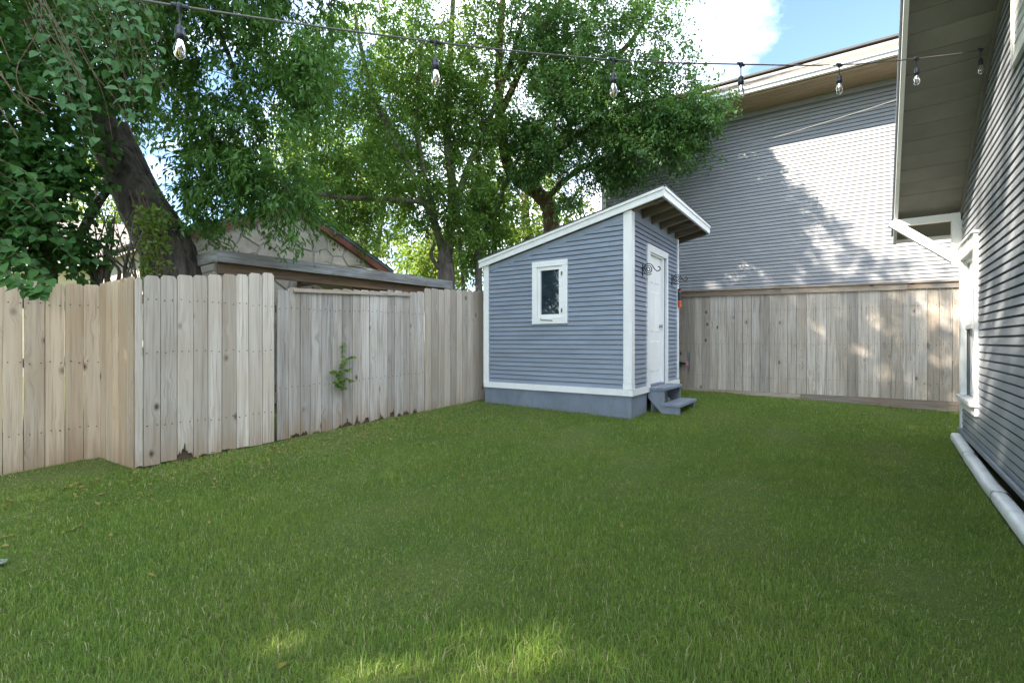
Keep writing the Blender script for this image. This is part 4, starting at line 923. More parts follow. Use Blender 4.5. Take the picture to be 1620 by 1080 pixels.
def tree(name, label, trunk_paths, blobs, leaf, base, bark='bark_dark', group=None, gaps=True, twig_r=0.006, sides=8, only=None):
    """trunk_paths: [(points, radii)], blobs: [(centre, radii, clumps)], leaf: dict(mat,L,W,per,spread,droop)"""
    root = thing(name, base, label, 'tree', group)
    tv = MB(); skel = []
    for pts, rad in trunk_paths:
        P, rr = smooth_path(pts, rad, 5)
        P = [p + Vector((random.uniform(-1, 1), random.uniform(-1, 1), 0)) * (0.06 * r) for p, r in zip(P, rr)]
        tv.tube(P, rr, 12 if rad[0] > 0.12 else sides)
        skel += [(np.array(p), r) for p, r in zip(P, rr)]
    tv.build('trunk', bark, root, smooth=True)
    # clump centres
    C = []; bl = []
    for bi, (c, r, k) in enumerate(blobs):
        u = rand_unit(k); rad = rng.random(k) ** 0.42
        C.append(np.array(c) + u * rad[:, None] * np.array(r)); bl += [bi] * k
    C = np.concatenate(C)
    if only is not None: C = C[only(C)]
    sp = np.array([s[0] for s in skel]); sr = np.array([s[1] for s in skel])
    order = np.argsort(np.min(((C[:, None] - sp[None]) ** 2).sum(-1), axis=1))
    bt = MB(); tips = []
    cap = np.zeros((len(sp) + 4 * len(C), 3)); cap[:len(sp)] = sp; cr = np.zeros(len(cap)); cr[:len(sp)] = np.minimum(sr, 0.05); m = len(sp)
    for ci in order:
        c = C[ci]; d2 = ((cap[:m] - c) ** 2).sum(1) + 2.0 * np.maximum(0, cap[:m, 2] - c[2]) * 0.3; j = int(np.argmin(d2)); a = cap[j].copy()
        L_ = float(np.linalg.norm(c - a)); r0 = max(twig_r, min(cr[j] * 0.62, 0.004 + 0.014 * L_)); r1 = twig_r * 0.5
        mid = (a + c) / 2 + rng.normal(size=3) * 0.08 * L_ + np.array([0, 0, 0.10 * L_])
        bt.tube([a, (a + mid) / 2 + rng.normal(size=3) * 0.02 * L_, mid, c], [r0, r0 * 0.85, (r0 + r1) / 2, r1], 4, False)
        for (q_, rq) in ((mid, (r0 + r1) / 2), (c, r1)):
            cap[m] = q_; cr[m] = rq; m += 1
        dv = (c - a) / (L_ + 1e-6); tips.append(dv)
    tag(bt.build('branches', bark, root, smooth=True), kind='stuff')
    tips_a = np.zeros((len(C), 3)); tips_a[order] = np.array(tips)
    # leaves
    per = leaf['per']; K = len(C)
    cidx = np.repeat(np.arange(K), per); N_ = len(cidx)
    tw = 4                                  # little shoots in every clump
    sd = rand_unit(K * tw).reshape(K, tw, 3) + tips_a[:, None, :] * 0.9; sd[:, :, 2] -= leaf['droop']; sd /= np.linalg.norm(sd, axis=2, keepdims=True)
    sh = rng.integers(0, tw, N_); t = rng.random(N_)
    dirs = sd[cidx, sh]; ext = leaf['spread'] * (0.6 + 0.8 * rng.random((K, tw)))[cidx, sh]
    pos = C[cidx] + dirs * (t * ext)[:, None] + np.array([0, 0, -1]) * (leaf['droop'] * 0.35 * (t * ext) ** 1.5)[:, None] + rng.normal(size=(N_, 3)) * leaf.get('jit', 0.04)
    side = np.cross(dirs, rand_unit(N_)); side /= np.linalg.norm(side, axis=1, keepdims=True) + 1e-9
    ld = dirs * 0.5 + side * 0.8; ld[:, 2] -= 0.25 + leaf['droop'] * 0.5; ld /= np.linalg.norm(ld, axis=1, keepdims=True)
    nn = rand_unit(N_) * 0.75; nn[:, 2] += 0.9
    Ls = leaf['L'] * (0.65 + 0.6 * rng.random(N_)); Ws = Ls * leaf['W'] * (0.8 + 0.4 * rng.random(N_))
    clv = rng.random(K)
    lv = np.clip(0.55 * clv[cidx] + 0.45 * rng.random(N_), 0, 1)
    keep = np.ones(N_, bool)
    if gaps: keep &= ~lit_gap(pos)
    # no foliage inside the buildings
    def inside(fr, a0, a1, o0, o1, z1):
        w = pos - np.array(fr.O); a = w @ np.array(fr.A); o = w @ np.array(fr.N); return (a > a0) & (a < a1) & (o > o0) & (o < o1) & (pos[:, 2] < z1)
    keep &= ~inside(NF, NR, NL + 0.1, -7, 0.10, 6.0) & ~inside(NF, NR, NL + 0.4, -7, 1.0, 9.0) & ~inside(SL, -0.5, LU + 0.1, -LV - 0.4, 0.1, 3.0) & (pos[:, 2] > 0.1)
    keep &= ~inside(GF, ga0 - .2, ga1 + .2, -3.5, 0.05, 3.3)
    if 'near' in leaf: keep &= leaf['near'](pos)
    link('crown', leaf_mesh('crown', pos[keep] - np.array(base), ld[keep], nn[keep], Ls[keep], Ws[keep], lv[keep]), leaf['mat'], root)
    return root

def ray(px, py, Y): return ((px - 810) / 770 * Y, Y, 1.2 + (540 - py) / 770 * Y)
def visible_y(p): return p[:, 1] > 0.5
clear_cam = lambda p: (np.abs(p[:, 0]) / np.maximum(p[:, 1], 0.05) > 1.2) | (p[:, 1] > 2.6)

# leaning pecan behind the jog
tree('pecan_tree', 'thick dark leaning tree draped in drooping leaves above the fence jog',
     [([ray(290, 470, 6.1)[:2] + (0.0,), ray(272, 430, 6.1), ray(215, 310, 6.15), ray(150, 180, 6.2), ray(100, 60, 6.4), ray(75, -90, 6.6), ray(75, -260, 6.4), (-4.0, 5.6, 10.2)], [0.36, 0.32, 0.235, 0.205, 0.18, 0.15, 0.11, 0.05]),
      ([ray(330, 470, 6.3)[:2] + (0.0,), ray(300, 420, 6.3), ray(238, 300, 6.3), ray(190, 200, 6.3)], [0.14, 0.12, 0.10, 0.10]),
      ([ray(150, 185, 6.2), ray(200, 80, 6.0), ray(290, -20, 5.6), ray(400, -90, 5.4)], [0.17, 0.12, 0.09, 0.05]),
      ([ray(100, 60, 6.4), ray(180, -120, 6.0), ray(330, -260, 5.8)], [0.15, 0.10, 0.05]),
      ([ray(120, 120, 6.3), ray(40, -20, 5.6), ray(-120, -160, 5.2)], [0.13, 0.1, 0.05]),
      ([ray(290, -20, 5.6), ray(350, 60, 5.9), ray(390, 170, 6.0), ray(430, 280, 6.0)], [0.05, 0.03, 0.02, 0.012]),
      ([ray(115, 395, 5.6), ray(150, 330, 5.7), ray(178, 290, 5.8)], [0.05, 0.045, 0.04])],
     [(ray(365, 235, 5.9), (0.60, 0.5, 0.80), 85), (ray(440, 300, 6.0), (0.45, 0.5, 0.36), 30), (ray(300, 60, 5.6), (1.0, 0.8, 0.75), 85), (ray(430, 30, 5.8), (0.8, 0.8, 0.80), 42), (ray(110, 20, 5.9), (1.1, 0.9, 0.75), 100),
      (ray(478, 130, 5.7), (0.22, 0.4, 0.62), 30), ((-3.2, 5.3, 9.0), (2.6, 2.0, 1.9), 640), ((-3.0, 5.4, 6.3), (1.7, 1.3, 0.95), 250), ((-2.7, 7.0, 10.6), (1.7, 1.6, 1.5), 300), (ray(320, -230, 6.0), (2.0, 1.8, 1.2), 150), (ray(20, -240, 6.4), (2.2, 2.0, 1.6), 170), (ray(300, 310, 6.3), (0.32, 0.3, 0.38), 18), (ray(200, 140, 6.9), (0.8, 0.3, 0.5), 40)],
     dict(mat='leaf_pecan', L=0.092, W=0.31, per=84, spread=0.42, droop=0.75, jit=0.035, near=lambda p: p[:, 1] > 3.4), ray(270, 470, 6.1)[:2] + (0.05,), 'bark_dark')
# heart-leaf tree at the left edge
tree('redbud_tree', 'slender brown-barked tree with heart leaves at end of the tan fence',
     [([ray(62, 470, 5.3)[:2] + (0.0,), ray(68, 440, 5.3), ray(62, 340, 5.3), ray(52, 240, 5.35), ray(48, 120, 5.4), ray(40, -40, 5.5)], [0.13, 0.125, 0.10, 0.085, 0.08, 0.05]),
      ([ray(62, 340, 5.3), ray(20, 260, 5.1), ray(-60, 200, 4.9)], [0.06, 0.045, 0.03])],
     [(ray(20, 330, 5.0), (0.55, 0.3, 0.55), 60), (ray(90, 260, 5.2), (0.35, 0.3, 0.3), 22), (ray(20, 120, 5.1), (0.7, 0.5, 0.8), 70), (ray(-60, 300, 5.0), (0.6, 0.6, 1.2), 70), (ray(100, 400, 5.25), (0.25, 0.15, 0.18), 12)],
     dict(mat='leaf_big', L=0.088, W=0.80, per=46, spread=0.34, droop=0.3, jit=0.05), ray(66, 470, 5.3)[:2] + (0.05,), 'bark_brown')
# multi-stemmed light tree in the middle
tree('ash_tree', 'multi-stemmed light green tree rising behind the end of patio frame',
     [([ray(706, 480, 10.2)[:2] + (0.0,), ray(706, 440, 10.2), ray(704, 410, 10.2), ray(712, 370, 10.2), ray(716, 300, 10.3), ray(708, 220, 10.4), ray(712, 100, 10.6), ray(720, -60, 10.8)], [0.20, 0.18, 0.16, 0.11, 0.10, 0.085, 0.07, 0.04]),
      ([ray(704, 412, 10.2), ray(690, 360, 10.1), ray(672, 320, 10.0), ray(640, 250, 9.8), ray(590, 150, 9.6), ray(560, 20, 9.6)], [0.10, 0.085, 0.07, 0.06, 0.05, 0.03]),
      ([ray(706, 400, 10.25), ray(722, 330, 10.3), ray(738, 270, 10.4), ray(790, 150, 10.4), ray(830, 20, 10.4)], [0.10, 0.085, 0.07, 0.055, 0.035]),
      ([ray(700, 430, 10.15), ray(682, 405, 10.1), ray(688, 385, 10.1)], [0.05, 0.04, 0.03]),
      ([ray(672, 320, 10.0), ray(610, 315, 9.4), ray(540, 312, 8.6), ray(470, 300, 8.0)], [0.055, 0.05, 0.045, 0.03]),
      ([ray(690, 350, 10.1), ray(660, 210, 9.9), ray(668, 60, 9.8)], [0.06, 0.05, 0.03])],
     [(ray(600, 130, 9.7), (1.5, 1.2, 1.7), 185), (ray(700, 60, 10.2), (1.6, 1.3, 1.8), 175), (ray(560, 290, 9.2), (1.2, 1.0, 0.65), 85), (ray(500, 180, 8.6), (0.6, 0.8, 1.2), 48), (ray(760, 200, 10.3), (0.9, 0.8, 1.2), 100), (ray(640, -160, 10), (2.4, 2.0, 1.6), 160), (ray(560, 350, 9.4), (0.6, 0.5, 0.45), 36), (ray(770, 340, 10.9), (0.5, 0.4, 0.9), 40), (ray(715, 320, 9.9), (0.75, 0.4, 0.9), 50), (ray(655, 300, 10.3), (0.8, 0.6, 0.8), 60), (ray(640, 200, 10.6), (1.2, 0.7, 1.2), 90)],
     dict(mat='leaf_light', L=0.09, W=0.42, per=78, spread=0.44, droop=0.35, jit=0.05), ray(706, 480, 10.2)[:2] + (0.1,), 'bark_grey')
tree('sapling', 'cluster of thin upright stems between the ash tree and shed roof',
     [([ray(758, 480, 11)[:2] + (0.0,), ray(756, 430, 11), ray(752, 380, 11), ray(757, 280, 11.1), ray(752, 180, 11.2)], [0.07, 0.065, 0.055, 0.045, 0.03]),
      ([ray(738, 480, 11)[:2] + (0.0,), ray(732, 430, 11), ray(727, 390, 11), ray(726, 300, 11.1)], [0.05, 0.045, 0.04, 0.025]),
      ([ray(770, 480, 10.8)[:2] + (0.0,), ray(757, 410, 10.8), ray(778, 350, 10.9), ray(800, 290, 11), ray(820, 250, 11)], [0.08, 0.075, 0.07, 0.06, 0.045])],
     [(ray(770, 330, 11), (0.7, 0.5, 1.3), 75), (ray(750, 420, 11), (0.6, 0.4, 0.5), 30), (ray(740, 200, 11.2), (0.9, 0.6, 1.1), 60)],
     dict(mat='leaf_light', L=0.09, W=0.45, per=70, spread=0.42, droop=0.4, jit=0.05), ray(757, 480, 11)[:2] + (0.1,), 'bark_grey')
# oak over the shed
tree('live_oak', 'dense dark oak with crooked trunk spreading over the shed roof',
     [([(1.05, 11.7, 0.0), (1.0, 11.65, 2.2), ray(872, 350, 11.5), ray(862, 318, 11.4), ray(838, 296, 11.2), ray(815, 280, 11.0), ray(800, 250, 10.8), ray(792, 180, 10.6), ray(790, 80, 10.4), ray(800, -60, 10.4)], [0.24, 0.22, 0.185, 0.175, 0.165, 0.15, 0.12, 0.10, 0.08, 0.05]),
      ([ray(838, 296, 11.2), ray(880, 240, 10.6), ray(950, 190, 10.2), ray(1040, 160, 9.6), ray(1110, 150, 9.2)], [0.13, 0.11, 0.08, 0.055, 0.025]),
      ([ray(880, 240, 10.6), ray(940, 130, 10.4), ray(1010, 50, 10.2), ray(1060, -60, 10)], [0.09, 0.07, 0.05, 0.03]),
      ([ray(862, 318, 11.4), ray(900, 280, 10.9), ray(960, 250, 10.4), ray(1040, 240, 9.8)], [0.08, 0.06, 0.045, 0.025]),
      ([ray(792, 180, 10.6), ray(840, 80, 10.2), ray(900, -20, 10)], [0.08, 0.06, 0.035])],
     [(ray(980, 70, 10.2), (1.9, 1.1, 1.5), 260), (ray(1040, 215, 9.7), (1.15, 0.7, 0.75), 150), (ray(900, 190, 10.2), (1.3, 0.9, 1.2), 190), (ray(840, 60, 10.3), (1.2, 0.9, 1.4), 150), (ray(940, -130, 10.2), (1.9, 1.6, 1.0), 140), (ray(960, 270, 10.3), (0.75, 0.4, 0.3), 50), (ray(1100, 170, 9.3), (0.55, 0.5, 0.42), 44), (ray(900, 320, 10.5), (0.28, 0.25, 0.2), 10), (ray(850, 230, 10.4), (0.6, 0.5, 0.6), 50), (ray(835, 275, 10.3), (0.35, 0.3, 0.22), 14), (ray(1010, 140, 9.6), (1.2, 0.5, 0.8), 70)],
     dict(mat='leaf_oak', L=0.078, W=0.46, per=105, spread=0.38, droop=0.25, jit=0.05), (1.05, 11.7, 0.2), 'bark_brown')
# sunny trees beyond
for (px, Y, h, rx, rz_, k, lab) in ((575, 15.5, 330, 1.5, 1.9, 90, 'sunlit yellow-green tree behind the stone outbuilding'), (470, 17.0, 240, 2.0, 1.5, 70, 'yellow-green tree standing behind the leaning dark tree'), (835, 15.0, 330, 2.0, 2.2, 130, 'bushy yellow-green tree behind the crooked oak trunk'), (690, 14.5, 400, 0.9, 0.9, 55, 'low yellow-green tree between the outbuilding and shed roof'), (120, 16.0, 330, 2.6, 2.2, 120, 'pale green tree behind the cream far house')):
    c = ray(px, h, Y)
    tree('background_tree', lab, [([(c[0], Y, 0), (c[0] + 0.1, Y, c[2] * 0.5), (c[0] - 0.1, Y, c[2] + 0.5), (c[0], Y, c[2] + rz_)], [0.2, 0.16, 0.1, 0.04]), ([(c[0], Y, 1.0), (c[0] + 0.7, Y - 0.2, c[2]), (c[0] + 1.1, Y, c[2] + 1.2)], [0.1, 0.07, 0.03])],
         [(c, (rx, 1.6, rz_), k), ((c[0], Y - 0.3, c[2] - rz_ * 0.75), (rx * 0.9, 1.2, rz_ * 0.5), k // 3)],
         dict(mat='leaf_yellow', L=0.13, W=0.5, per=75, spread=0.55, droop=0.3, jit=0.07), (c[0], Y, 0.2), 'bark_grey', 'trees beyond the neighbouring yards')
# trees along the side fence, left of and behind the camera, that shade the lawn
for (x, y, k, lab) in ((-10.8, -0.4, 170, 'tall shade tree standing two yards over, middle of three'), (-10.4, -4.4, 170, 'tall shade tree standing two yards over, nearest the street'), (-10.8, 3.6, 150, 'tall shade tree standing two yards over, beside the far house')):
    tree('shade_tree', lab, [([(x, y, 0), (x + 0.1, y, 3.2), (x + 0.3, y + 0.1, 7.5), (x + 0.3, y, 14.5)], [0.32, 0.27, 0.2, 0.06]), ([(x + 0.2, y, 4.2), (x + 1.0, y + 0.8, 7), (x + 1.5, y + 1.2, 9.0)], [0.15, 0.1, 0.04]), ([(x + 0.2, y, 4.6), (x - 0.8, y - 1.0, 7.5), (x - 1.3, y - 1.4, 9.6)], [0.15, 0.1, 0.04])],
         [((x, y, 6.4), (2.2, 2.5, 2.4), k), ((x, y, 10.6), (2.2, 2.5, 2.9), k + k // 2), ((x, y + 0.6, 13.8), (1.9, 2.3, 2.2), k)],
         dict(mat='leaf_pecan', L=0.23, W=0.5, per=62, spread=0.7, droop=0.3, jit=0.10, near=lambda p: (p[:, 0] < -1.16 * p[:, 1])), (x, y, 0.0), 'bark_grey', 'shade trees beyond the side fence')

# climbing vine with larger leaves over the pecan, tangle at its foot
def leaf_shape(name, L, W, heart=True):
    pr = [(0, 0), (0.18, 0.42), (0.38, 0.50), (0.62, 0.36), (0.84, 0.14), (1.0, 0.0)] if heart else [(0, 0), (0.2, 0.3), (0.5, 0.45), (0.75, 0.28), (0.9, 0.1), (1, 0)]
    V = [(0, t * L, -0.10 * L * t * t) for t, _ in pr]; n = len(pr)
    Lf = [(-w * W, t * L - (0.08 * L if 0 < i < 2 else 0), 0.12 * w * W * 2 - 0.10 * L * t * t) for i, (t, w) in enumerate(pr)][1:-1]
    V2 = V + Lf + [(-x, y, z) for x, y, z in Lf]; F = []
    for s, off in ((1, n), (-1, n + len(Lf))):
        ch = [0] + [off + i for i in range(len(Lf))] + [n - 1]
        for i in range(n - 1):
            f = [i, i + 1, ch[i + 1], ch[i]]; f = [x for j, x in enumerate(f) if x not in f[:j]]
            F.append(tuple(f if s > 0 else f[::-1]))
    me = bpy.data.meshes.new(name); me.from_pydata(V2, [], F); me.update()
    return me
vine_meshes = []
for k in range(4):
    me = leaf_shape('vine_leaf', 0.070 + 0.012 * k, 0.050 + 0.007 * k); me.materials.append(M['leaf_vine']); a = me.attributes.new('lv', 'FLOAT', 'POINT'); a.data.foreach_set('value', [0.2 + 0.22 * k] * len(me.vertices)); vine_meshes.append(me)
heart_meshes = []
for k in range(3):
    me = leaf_shape('heart_leaf', 0.080 + 0.014 * k, 0.070 + 0.010 * k); me.materials.append(M['leaf_big']); a = me.attributes.new('lv', 'FLOAT', 'POINT'); a.data.foreach_set('value', [0.25 + 0.3 * k] * len(me.vertices)); heart_meshes.append(me)
def put_leaf(me, parent, p, direc, rnd=0.5):
    o = bpy.data.objects.new('leaf', me); col.objects.link(o); o.parent = parent; o.location = Vector(p) - root_loc(parent)
    d = Vector(direc) + Vector((random.gauss(0, rnd * .5), random.gauss(0, rnd * .5), random.gauss(0, rnd * .4))); d.normalize()
    # leaves hang: face roughly outwards towards the light
    nrm = Vector((random.gauss(0.1, 0.45), random.gauss(-0.55, 0.4), random.gauss(0.75, 0.4))).normalized()
    x = d.cross(nrm).normalized(); z = x.cross(d)
    from mathutils import Matrix
    o.rotation_euler = Matrix((x, d, z)).transposed().to_euler()
vine = thing('climbing_vine', ray(150, 300, 4.6)[:2] + (1.8,), 'climbing vine with broad pale leaves trailing over the leaning tree', 'vine')
vs = MB(); hang = []
vine_paths = []
for k in range(34):
    x0 = random.uniform(60, 235); y0 = random.uniform(-40, 110); Y0 = random.uniform(4.1, 4.9)
    ln = random.uniform(70, 150); x1 = x0 + random.uniform(20, 75); 
    ps = [ray(x0 - 30, y0 - 60, Y0 + 0.25), ray(x0, y0, Y0), ray((x0 + x1) / 2 + 8, y0 + ln * 0.5, Y0 - 0.12), ray(x1, min(y0 + ln, 245), Y0 - 0.15)]
    P, rr = smooth_path(ps, [0.004, 0.0035, 0.0025, 0.0015], 6); vine_paths.append(P); vs.tube(P, rr, 5, False)
vs.build('stem', 'bark_twig', vine, smooth=True)
cnt = 0
for P in vine_paths:
    for i in range(3, len(P), 2):
        if cnt >= 290: break
        for s in (-1, 1):
            d = Vector((s * 0.55 + 0.2, random.uniform(-0.5, 0.0), -0.6)); put_leaf(random.choice(vine_meshes), vine, P[i] + Vector((s * 0.015, 0, 0)), d); cnt += 1
tw = thing('bare_twigs', ray(40, 150, 4.3)[:2] + (2.6,), 'pale dead twigs hanging in front of brown-barked tree', 'twigs')
for (ps) in ([(65, 0, 4.3), (62, 45, 4.25), (30, 100, 4.2), (28, 130, 4.2), (48, 168, 4.2)], [(0, 113, 4.2), (30, 158, 4.2), (75, 184, 4.2)], [(0, 118, 4.25), (28, 145, 4.2), (90, 166, 4.2)], [(0, 58, 4.3), (17, 100, 4.3)], [(0, 170, 4.2), (30, 222, 4.2)], [(68, 70, 4.2), (85, 56, 4.2), (120, 54, 4.2)], [(28, 145, 4.2), (55, 165, 4.2), (70, 182, 4.2)]):
    P, rr = smooth_path([ray(*p) for p in ps], [0.006] + [0.004] * (len(ps) - 1), 5); MB().tube(P, rr, 5).build('twig', 'bark_twig', tw, smooth=True)
rb = thing('low_branch', ray(20, 420, 4.5)[:2] + (1.7,), 'leafy branch with big heart leaves drooping over the tan fence top', 'branch')
bpaths = []
for k in range(16):
    x0, y0, Y0 = random.uniform(-60, 40), random.uniform(250, 400), random.uniform(4.55, 4.9)
    ps = [ray(x0 - 40, y0 - 30, Y0 + 0.1), ray(x0, y0, Y0), ray(x0 + 45, y0 + 22, Y0 - 0.05), ray(x0 + 80, y0 + 58, Y0 - 0.08)]
    P, rr = smooth_path(ps, [0.008, 0.006, 0.004, 0.002], 5); bpaths.append(P); MB().tube(P, rr, 5).build('stem', 'bark_twig', rb, smooth=True)
ps = [ray(-30, 380, 4.1), ray(10, 430, 4.05), ray(40, 452, 4.0), ray(66, 462, 4.0)]
for _ in range(2):
    P, rr = smooth_path([Vector(p) + Vector((random.uniform(-.04, .04), 0, random.uniform(-.04, .04))) for p in ps], [0.008, 0.006, 0.004, 0.002], 6); bpaths.append(P); MB().tube(P, rr, 5).build('stem', 'bark_twig', rb, smooth=True)
for P in bpaths:
    for i in range(2, len(P), 2):
        for s in (-1, 1): put_leaf(random.choice(heart_meshes), rb, P[i] + Vector((s * 0.02, 0, 0)), Vector((s * 0.6 + 0.2, -0.3, -0.5)))
tg = thing('dead_brush', ray(170, 430, 5.5)[:2] + (1.2,), 'tangle of bare brown brush stems behind the fence jog', 'brush')
for k in range(26):
    x0 = random.uniform(125, 225); y1 = random.uniform(300, 400); x1 = x0 + random.uniform(-80, 60)
    P, rr = smooth_path([ray(x0, 470, 5.5), ray(x0 + random.uniform(-15, 15), 430, 5.5), ray((x0 + x1) / 2, (430 + y1) / 2, 5.5 + random.uniform(-.2, .2)), ray(x1, y1, 5.5)], [0.022 if k < 6 else 0.010, 0.018 if k < 6 else 0.008, 0.012 if k < 6 else 0.006, 0.003], 4)
    MB().tube(P, rr, 6).build('stem', 'bark_dark', tg, smooth=True)
# light green creeper on the leaning trunk
crp = thing('creeper', ray(240, 430, 5.55)[:2] + (1.7,), 'bright green creeper sprays climbing the foot of the leaning trunk', 'creeper')
K = 24; cs = np.array([ray(random.uniform(222, 258), random.uniform(320, 436), 5.62 + random.uniform(-.15, .05)) for _ in range(K)])
N_ = K * 26; ci = np.repeat(np.arange(K), 26); pos = cs[ci] + rng.normal(size=(N_, 3)) * np.array([0.07, 0.05, 0.08]); ld = rand_unit(N_); ld[:, 2] -= 0.5; ld /= np.linalg.norm(ld, axis=1, keepdims=True)
nn_ = rand_unit(N_); nn_[:, 1] -= 0.8
link('foliage', leaf_mesh('foliage', pos - np.array(crp.location), ld, nn_, 0.055 * (0.7 + 0.6 * rng.random(N_)), 0.032 * (0.7 + .6 * rng.random(N_)), rng.random(N_)), 'leaf_yellow', crp)
for k in range(7):
    x0 = random.uniform(225, 255); P, rr = smooth_path([ray(x0 + 10, 450, 5.6), ray(x0, 380, 5.62), ray(x0 - 25, 300, 5.66)], [0.006] * 3, 5); MB().tube(P, rr, 5).build('stem', 'bark_twig', crp, smooth=True)
# weed growing through the fence
weed_me = []
for k in range(2):
    me = leaf_shape('weed_leaf', 0.05 + 0.012 * k, 0.030 + 0.006 * k); me.materials.append(M['leaf_yellow']); a = me.attributes.new('lv', 'FLOAT', 'POINT'); a.data.foreach_set('value', [0.15 + 0.35 * k] * len(me.vertices)); weed_me.append(me)
wd = thing('fence_weed', FL.p(2.10, 0.02, 0.62), 'small bright green weed sprouting through the weathered grey fence boards', 'weed')
for (pts_) in ([(2.12, .02, .62), (2.10, .05, .78), (2.13, .06, .95), (2.15, .05, 1.18)], [(2.10, .04, .75), (2.02, .07, .82), (1.95, .08, .83)], [(2.11, .04, .68), (2.18, .07, .72), (2.25, .08, .69)], [(2.12, .05, .9), (2.2, .06, .98), (2.28, .07, 1.0)], [(2.10, .04, .66), (2.05, .07, .66), (2.0, .08, .70)], [(2.11, .04, .80), (2.17, .07, .84), (2.22, .08, .83)], [(2.12, .04, .64), (2.13, .07, .62), (2.15, .08, .60)]):
    P, rr = smooth_path([FL.p(*p) for p in pts_], [0.003] * len(pts_), 4); MB().tube(P, rr, 5).build('stem', 'leaf_yellow', wd, smooth=True)
    for i, p in enumerate(P):
        for s in (-1, 1): put_leaf(random.choice(weed_me), wd, p, FL.A * (s * 0.7) + FL.N * 0.5 + Vector((0, 0, -0.15)), 0.6)

# ------------------------------------------------------------------ lawn: grass blades, litter
def yard_mask(x, y):
    p = np.stack([x - FL.O.x, y - FL.O.y], -1); oL = p @ np.array(FL.N[:2]); aL = p @ np.array(FL.A[:2])
    p2 = np.stack([x - FD.O.x, y - FD.O.y], -1); oD = p2 @ np.array(FD.N[:2])
    okL = np.where(aL > 0, oL > -0.02, (oD > 0.0) )
    p3 = np.stack([x - FB.O.x, y - FB.O.y], -1); okB = p3 @ np.array(FB.N[:2]) > 0.01
    p4 = np.stack([x - HF.O.x, y - HF.O.y], -1); oH = p4 @ np.array(HF.N[:2]); aH = p4 @ np.array(HF.A[:2]); okH = ~((aH > -0.02) & (oH < 0.0))
    p5 = np.stack([x - SC.x, y - SC.y], -1); u = p5 @ np.array(SU[:2]); v = p5 @ np.array(SV[:2]); okS = ~((u > -0.01) & (u < LU) & (v > -0.01) & (v < LV))
    okP = ~((aH > 0.15) & (oH < 0.14))
    return okL & okB & okH & okS & okP
nT = 2400000
x = rng.uniform(-6.5, 8.5, nT); y = 0.9 + (10.6 - 0.9) * rng.random(nT) ** 1.0
area = 15 * 9.7; base_den = nT / area
want = 14500 * np.where(y < 3.2, 1.0, (3.2 / y) ** 1.25)
fr_ok = np.abs(x) < 1.12 * y + 0.9
k_ = (rng.random(nT) < want / base_den) & fr_ok & yard_mask(x, y); x = x[k_]; y = y[k_]
# thinner where leaf litter lies by the left fence
_q = np.stack([x - FL.O.x, y - FL.O.y], -1); dl = np.where(_q @ np.array(FL.A[:2]) > 0, _q @ np.array(FL.N[:2]), np.stack([x - FD.O.x, y - FD.O.y], -1) @ np.array(FD.N[:2]))
thin = (rng.random(len(x)) < np.clip(0.60 + dl * 0.6, 0.55, 1.0)); x = x[thin]; y = y[thin]; dl = dl[thin]
N_ = len(x); pn = 0.5 + 0.25 * np.sin(x * 3.1 + 1.7 * np.sin(y * 2.3)) + 0.25 * np.sin(y * 4.1 + 1.3 * np.sin(x * 3.7))
tall = np.exp(-(((x - 0.05) / 0.75) ** 2 + ((y - 1.85) / 0.32) ** 2))
h = (0.020 + 0.018 * rng.random(N_)) * (0.75 + 0.5 * pn) * (1 + 1.6 * tall * rng.random(N_)) * np.clip(0.72 + dl * 0.4, 0.72, 1.0)
h = h * np.where(rng.random(N_) < 0.04, 1.6, 1.0)
okb = np.minimum(np.abs((np.stack([x - FB.O.x, y - FB.O.y], -1)) @ np.array(FB.N[:2])), 9)
h *= 1 + 0.5 * np.exp(-(okb / 0.12) ** 2)
_ps = np.stack([x - SC.x, y - SC.y], -1); _u = _ps @ np.array(SU[:2]); _v = _ps @ np.array(SV[:2])
_ds = np.hypot(np.maximum(np.maximum(-_u, _u - LU), 0), np.maximum(np.maximum(-_v, _v - LV), 0))
h *= 1 + 1.3 * np.exp(-(_ds / 0.10) ** 2) * rng.random(N_) ** 1.5
wd_ = (0.0024 + 0.0018 * rng.random(N_)) * (1 + np.clip(y - 3.2, 0, 6) * 0.14)
ang = rng.uniform(0, 2 * np.pi, N_); bend = rng.uniform(0.15, 1.0, N_); ba = ang + rng.uniform(-0.8, 0.8, N_) + np.pi / 2
z0_ = gzv(x, y) + 0.0
sx, sy = np.cos(ang) * wd_ / 2, np.sin(ang) * wd_ / 2; bx, by = np.cos(ba) * h * bend, np.sin(ba) * h * bend
B = np.stack
v0 = B([x - sx, y - sy, z0_ - 0.004], -1); v1 = B([x + sx, y + sy, z0_ - 0.004], -1)
v2 = B([x + sx * .75 + bx * .30, y + sy * .75 + by * .30, z0_ + h * 0.58], -1); v3 = B([x - sx * .75 + bx * .30, y - sy * .75 + by * .30, z0_ + h * 0.58], -1)
v4 = B([x + bx, y + by, z0_ + h * (1.02 - 0.35 * bend)], -1)
co = np.stack([v0, v1, v2, v3, v4], 1).reshape(-1, 3); bi = (np.arange(N_) * 5)[:, None]
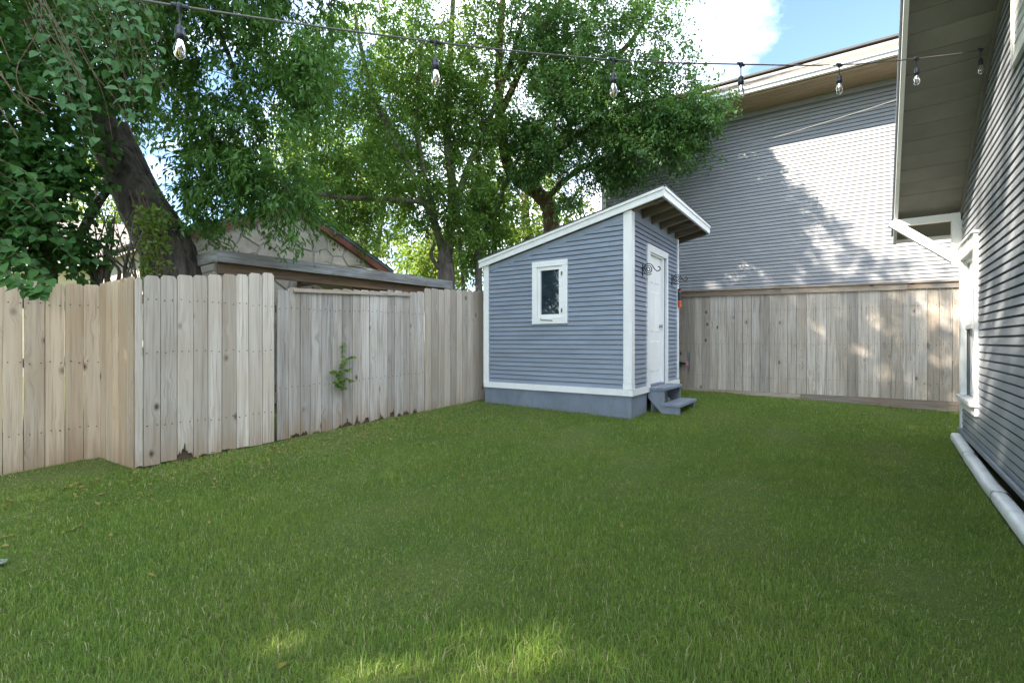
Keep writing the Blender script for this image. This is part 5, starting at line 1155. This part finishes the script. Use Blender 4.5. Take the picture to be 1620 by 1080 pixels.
idx = np.concatenate([bi + np.array([[0, 1, 2, 3]]), bi + np.array([[3, 2, 4]])], 1).ravel(); pn_ = np.tile([4, 3], N_)
lv = np.clip(0.62 * rng.random(N_) + 0.22 * pn, 0, 0.86)
dry = rng.random(N_) < (0.075 + 0.12 * np.exp(-(dl / 0.9) ** 2)); lv[dry] = rng.uniform(0.9, 1.0, dry.sum())
me = fast_mesh('grass', co, pn_, idx, np.repeat(lv, 5))
gr = link('grass', me, 'grass'); tag(gr, 'short green lawn grass filling the fenced yard', 'grass', kind='stuff')
print('grass blades', N_)
# fallen leaves along the left side
n = 700; a = rng.uniform(-3.0, 3.4, n); o = np.abs(rng.normal(0, 0.75, n)) + 0.03
lx = FL.O.x + FL.A.x * a + FL.N.x * o; ly = FL.O.y + FL.A.y * a + FL.N.y * o
more = 36; lx = np.concatenate([lx, rng.uniform(-3.0, 4.5, more)]); ly = np.concatenate([ly, rng.uniform(1.6, 6.0, more)])
mk = yard_mask(lx, ly); lx = lx[mk]; ly = ly[mk]; n = len(lx)
pos = np.stack([lx, ly, gzv(lx, ly) + rng.uniform(0.012, 0.036, n)], -1); ld = rand_unit(n); ld[:, 2] *= 0.25; ld /= np.linalg.norm(ld, axis=1, keepdims=True); nn_ = rand_unit(n) * 0.4; nn_[:, 2] += 1
tag(link('fallen_leaves', leaf_mesh('fallen_leaves', pos, ld, nn_, 0.040 * (0.5 + 1.0 * rng.random(n)), 0.026 * (0.5 + 0.9 * rng.random(n)), rng.random(n)), 'litter'), 'yellowed fallen leaves scattered on the lawn by the side fence', 'leaf litter', kind='stuff')
lc = ray(0, 888, 2.62); lz = gz(lc[0], lc[1]) + 0.03
v_, f_ = lathe([(0.001, 0.004), (0.026, 0.004), (0.030, 0.008), (0.033, 0.004), (0.033, 0.0), (0.001, 0.0)], (lc[0], lc[1], lz), 20)
tag(build('plastic_lid', v_, f_, 'lid', base=(lc[0], lc[1], lz)), 'small round pale plastic lid lying in the thin grass', 'lid')
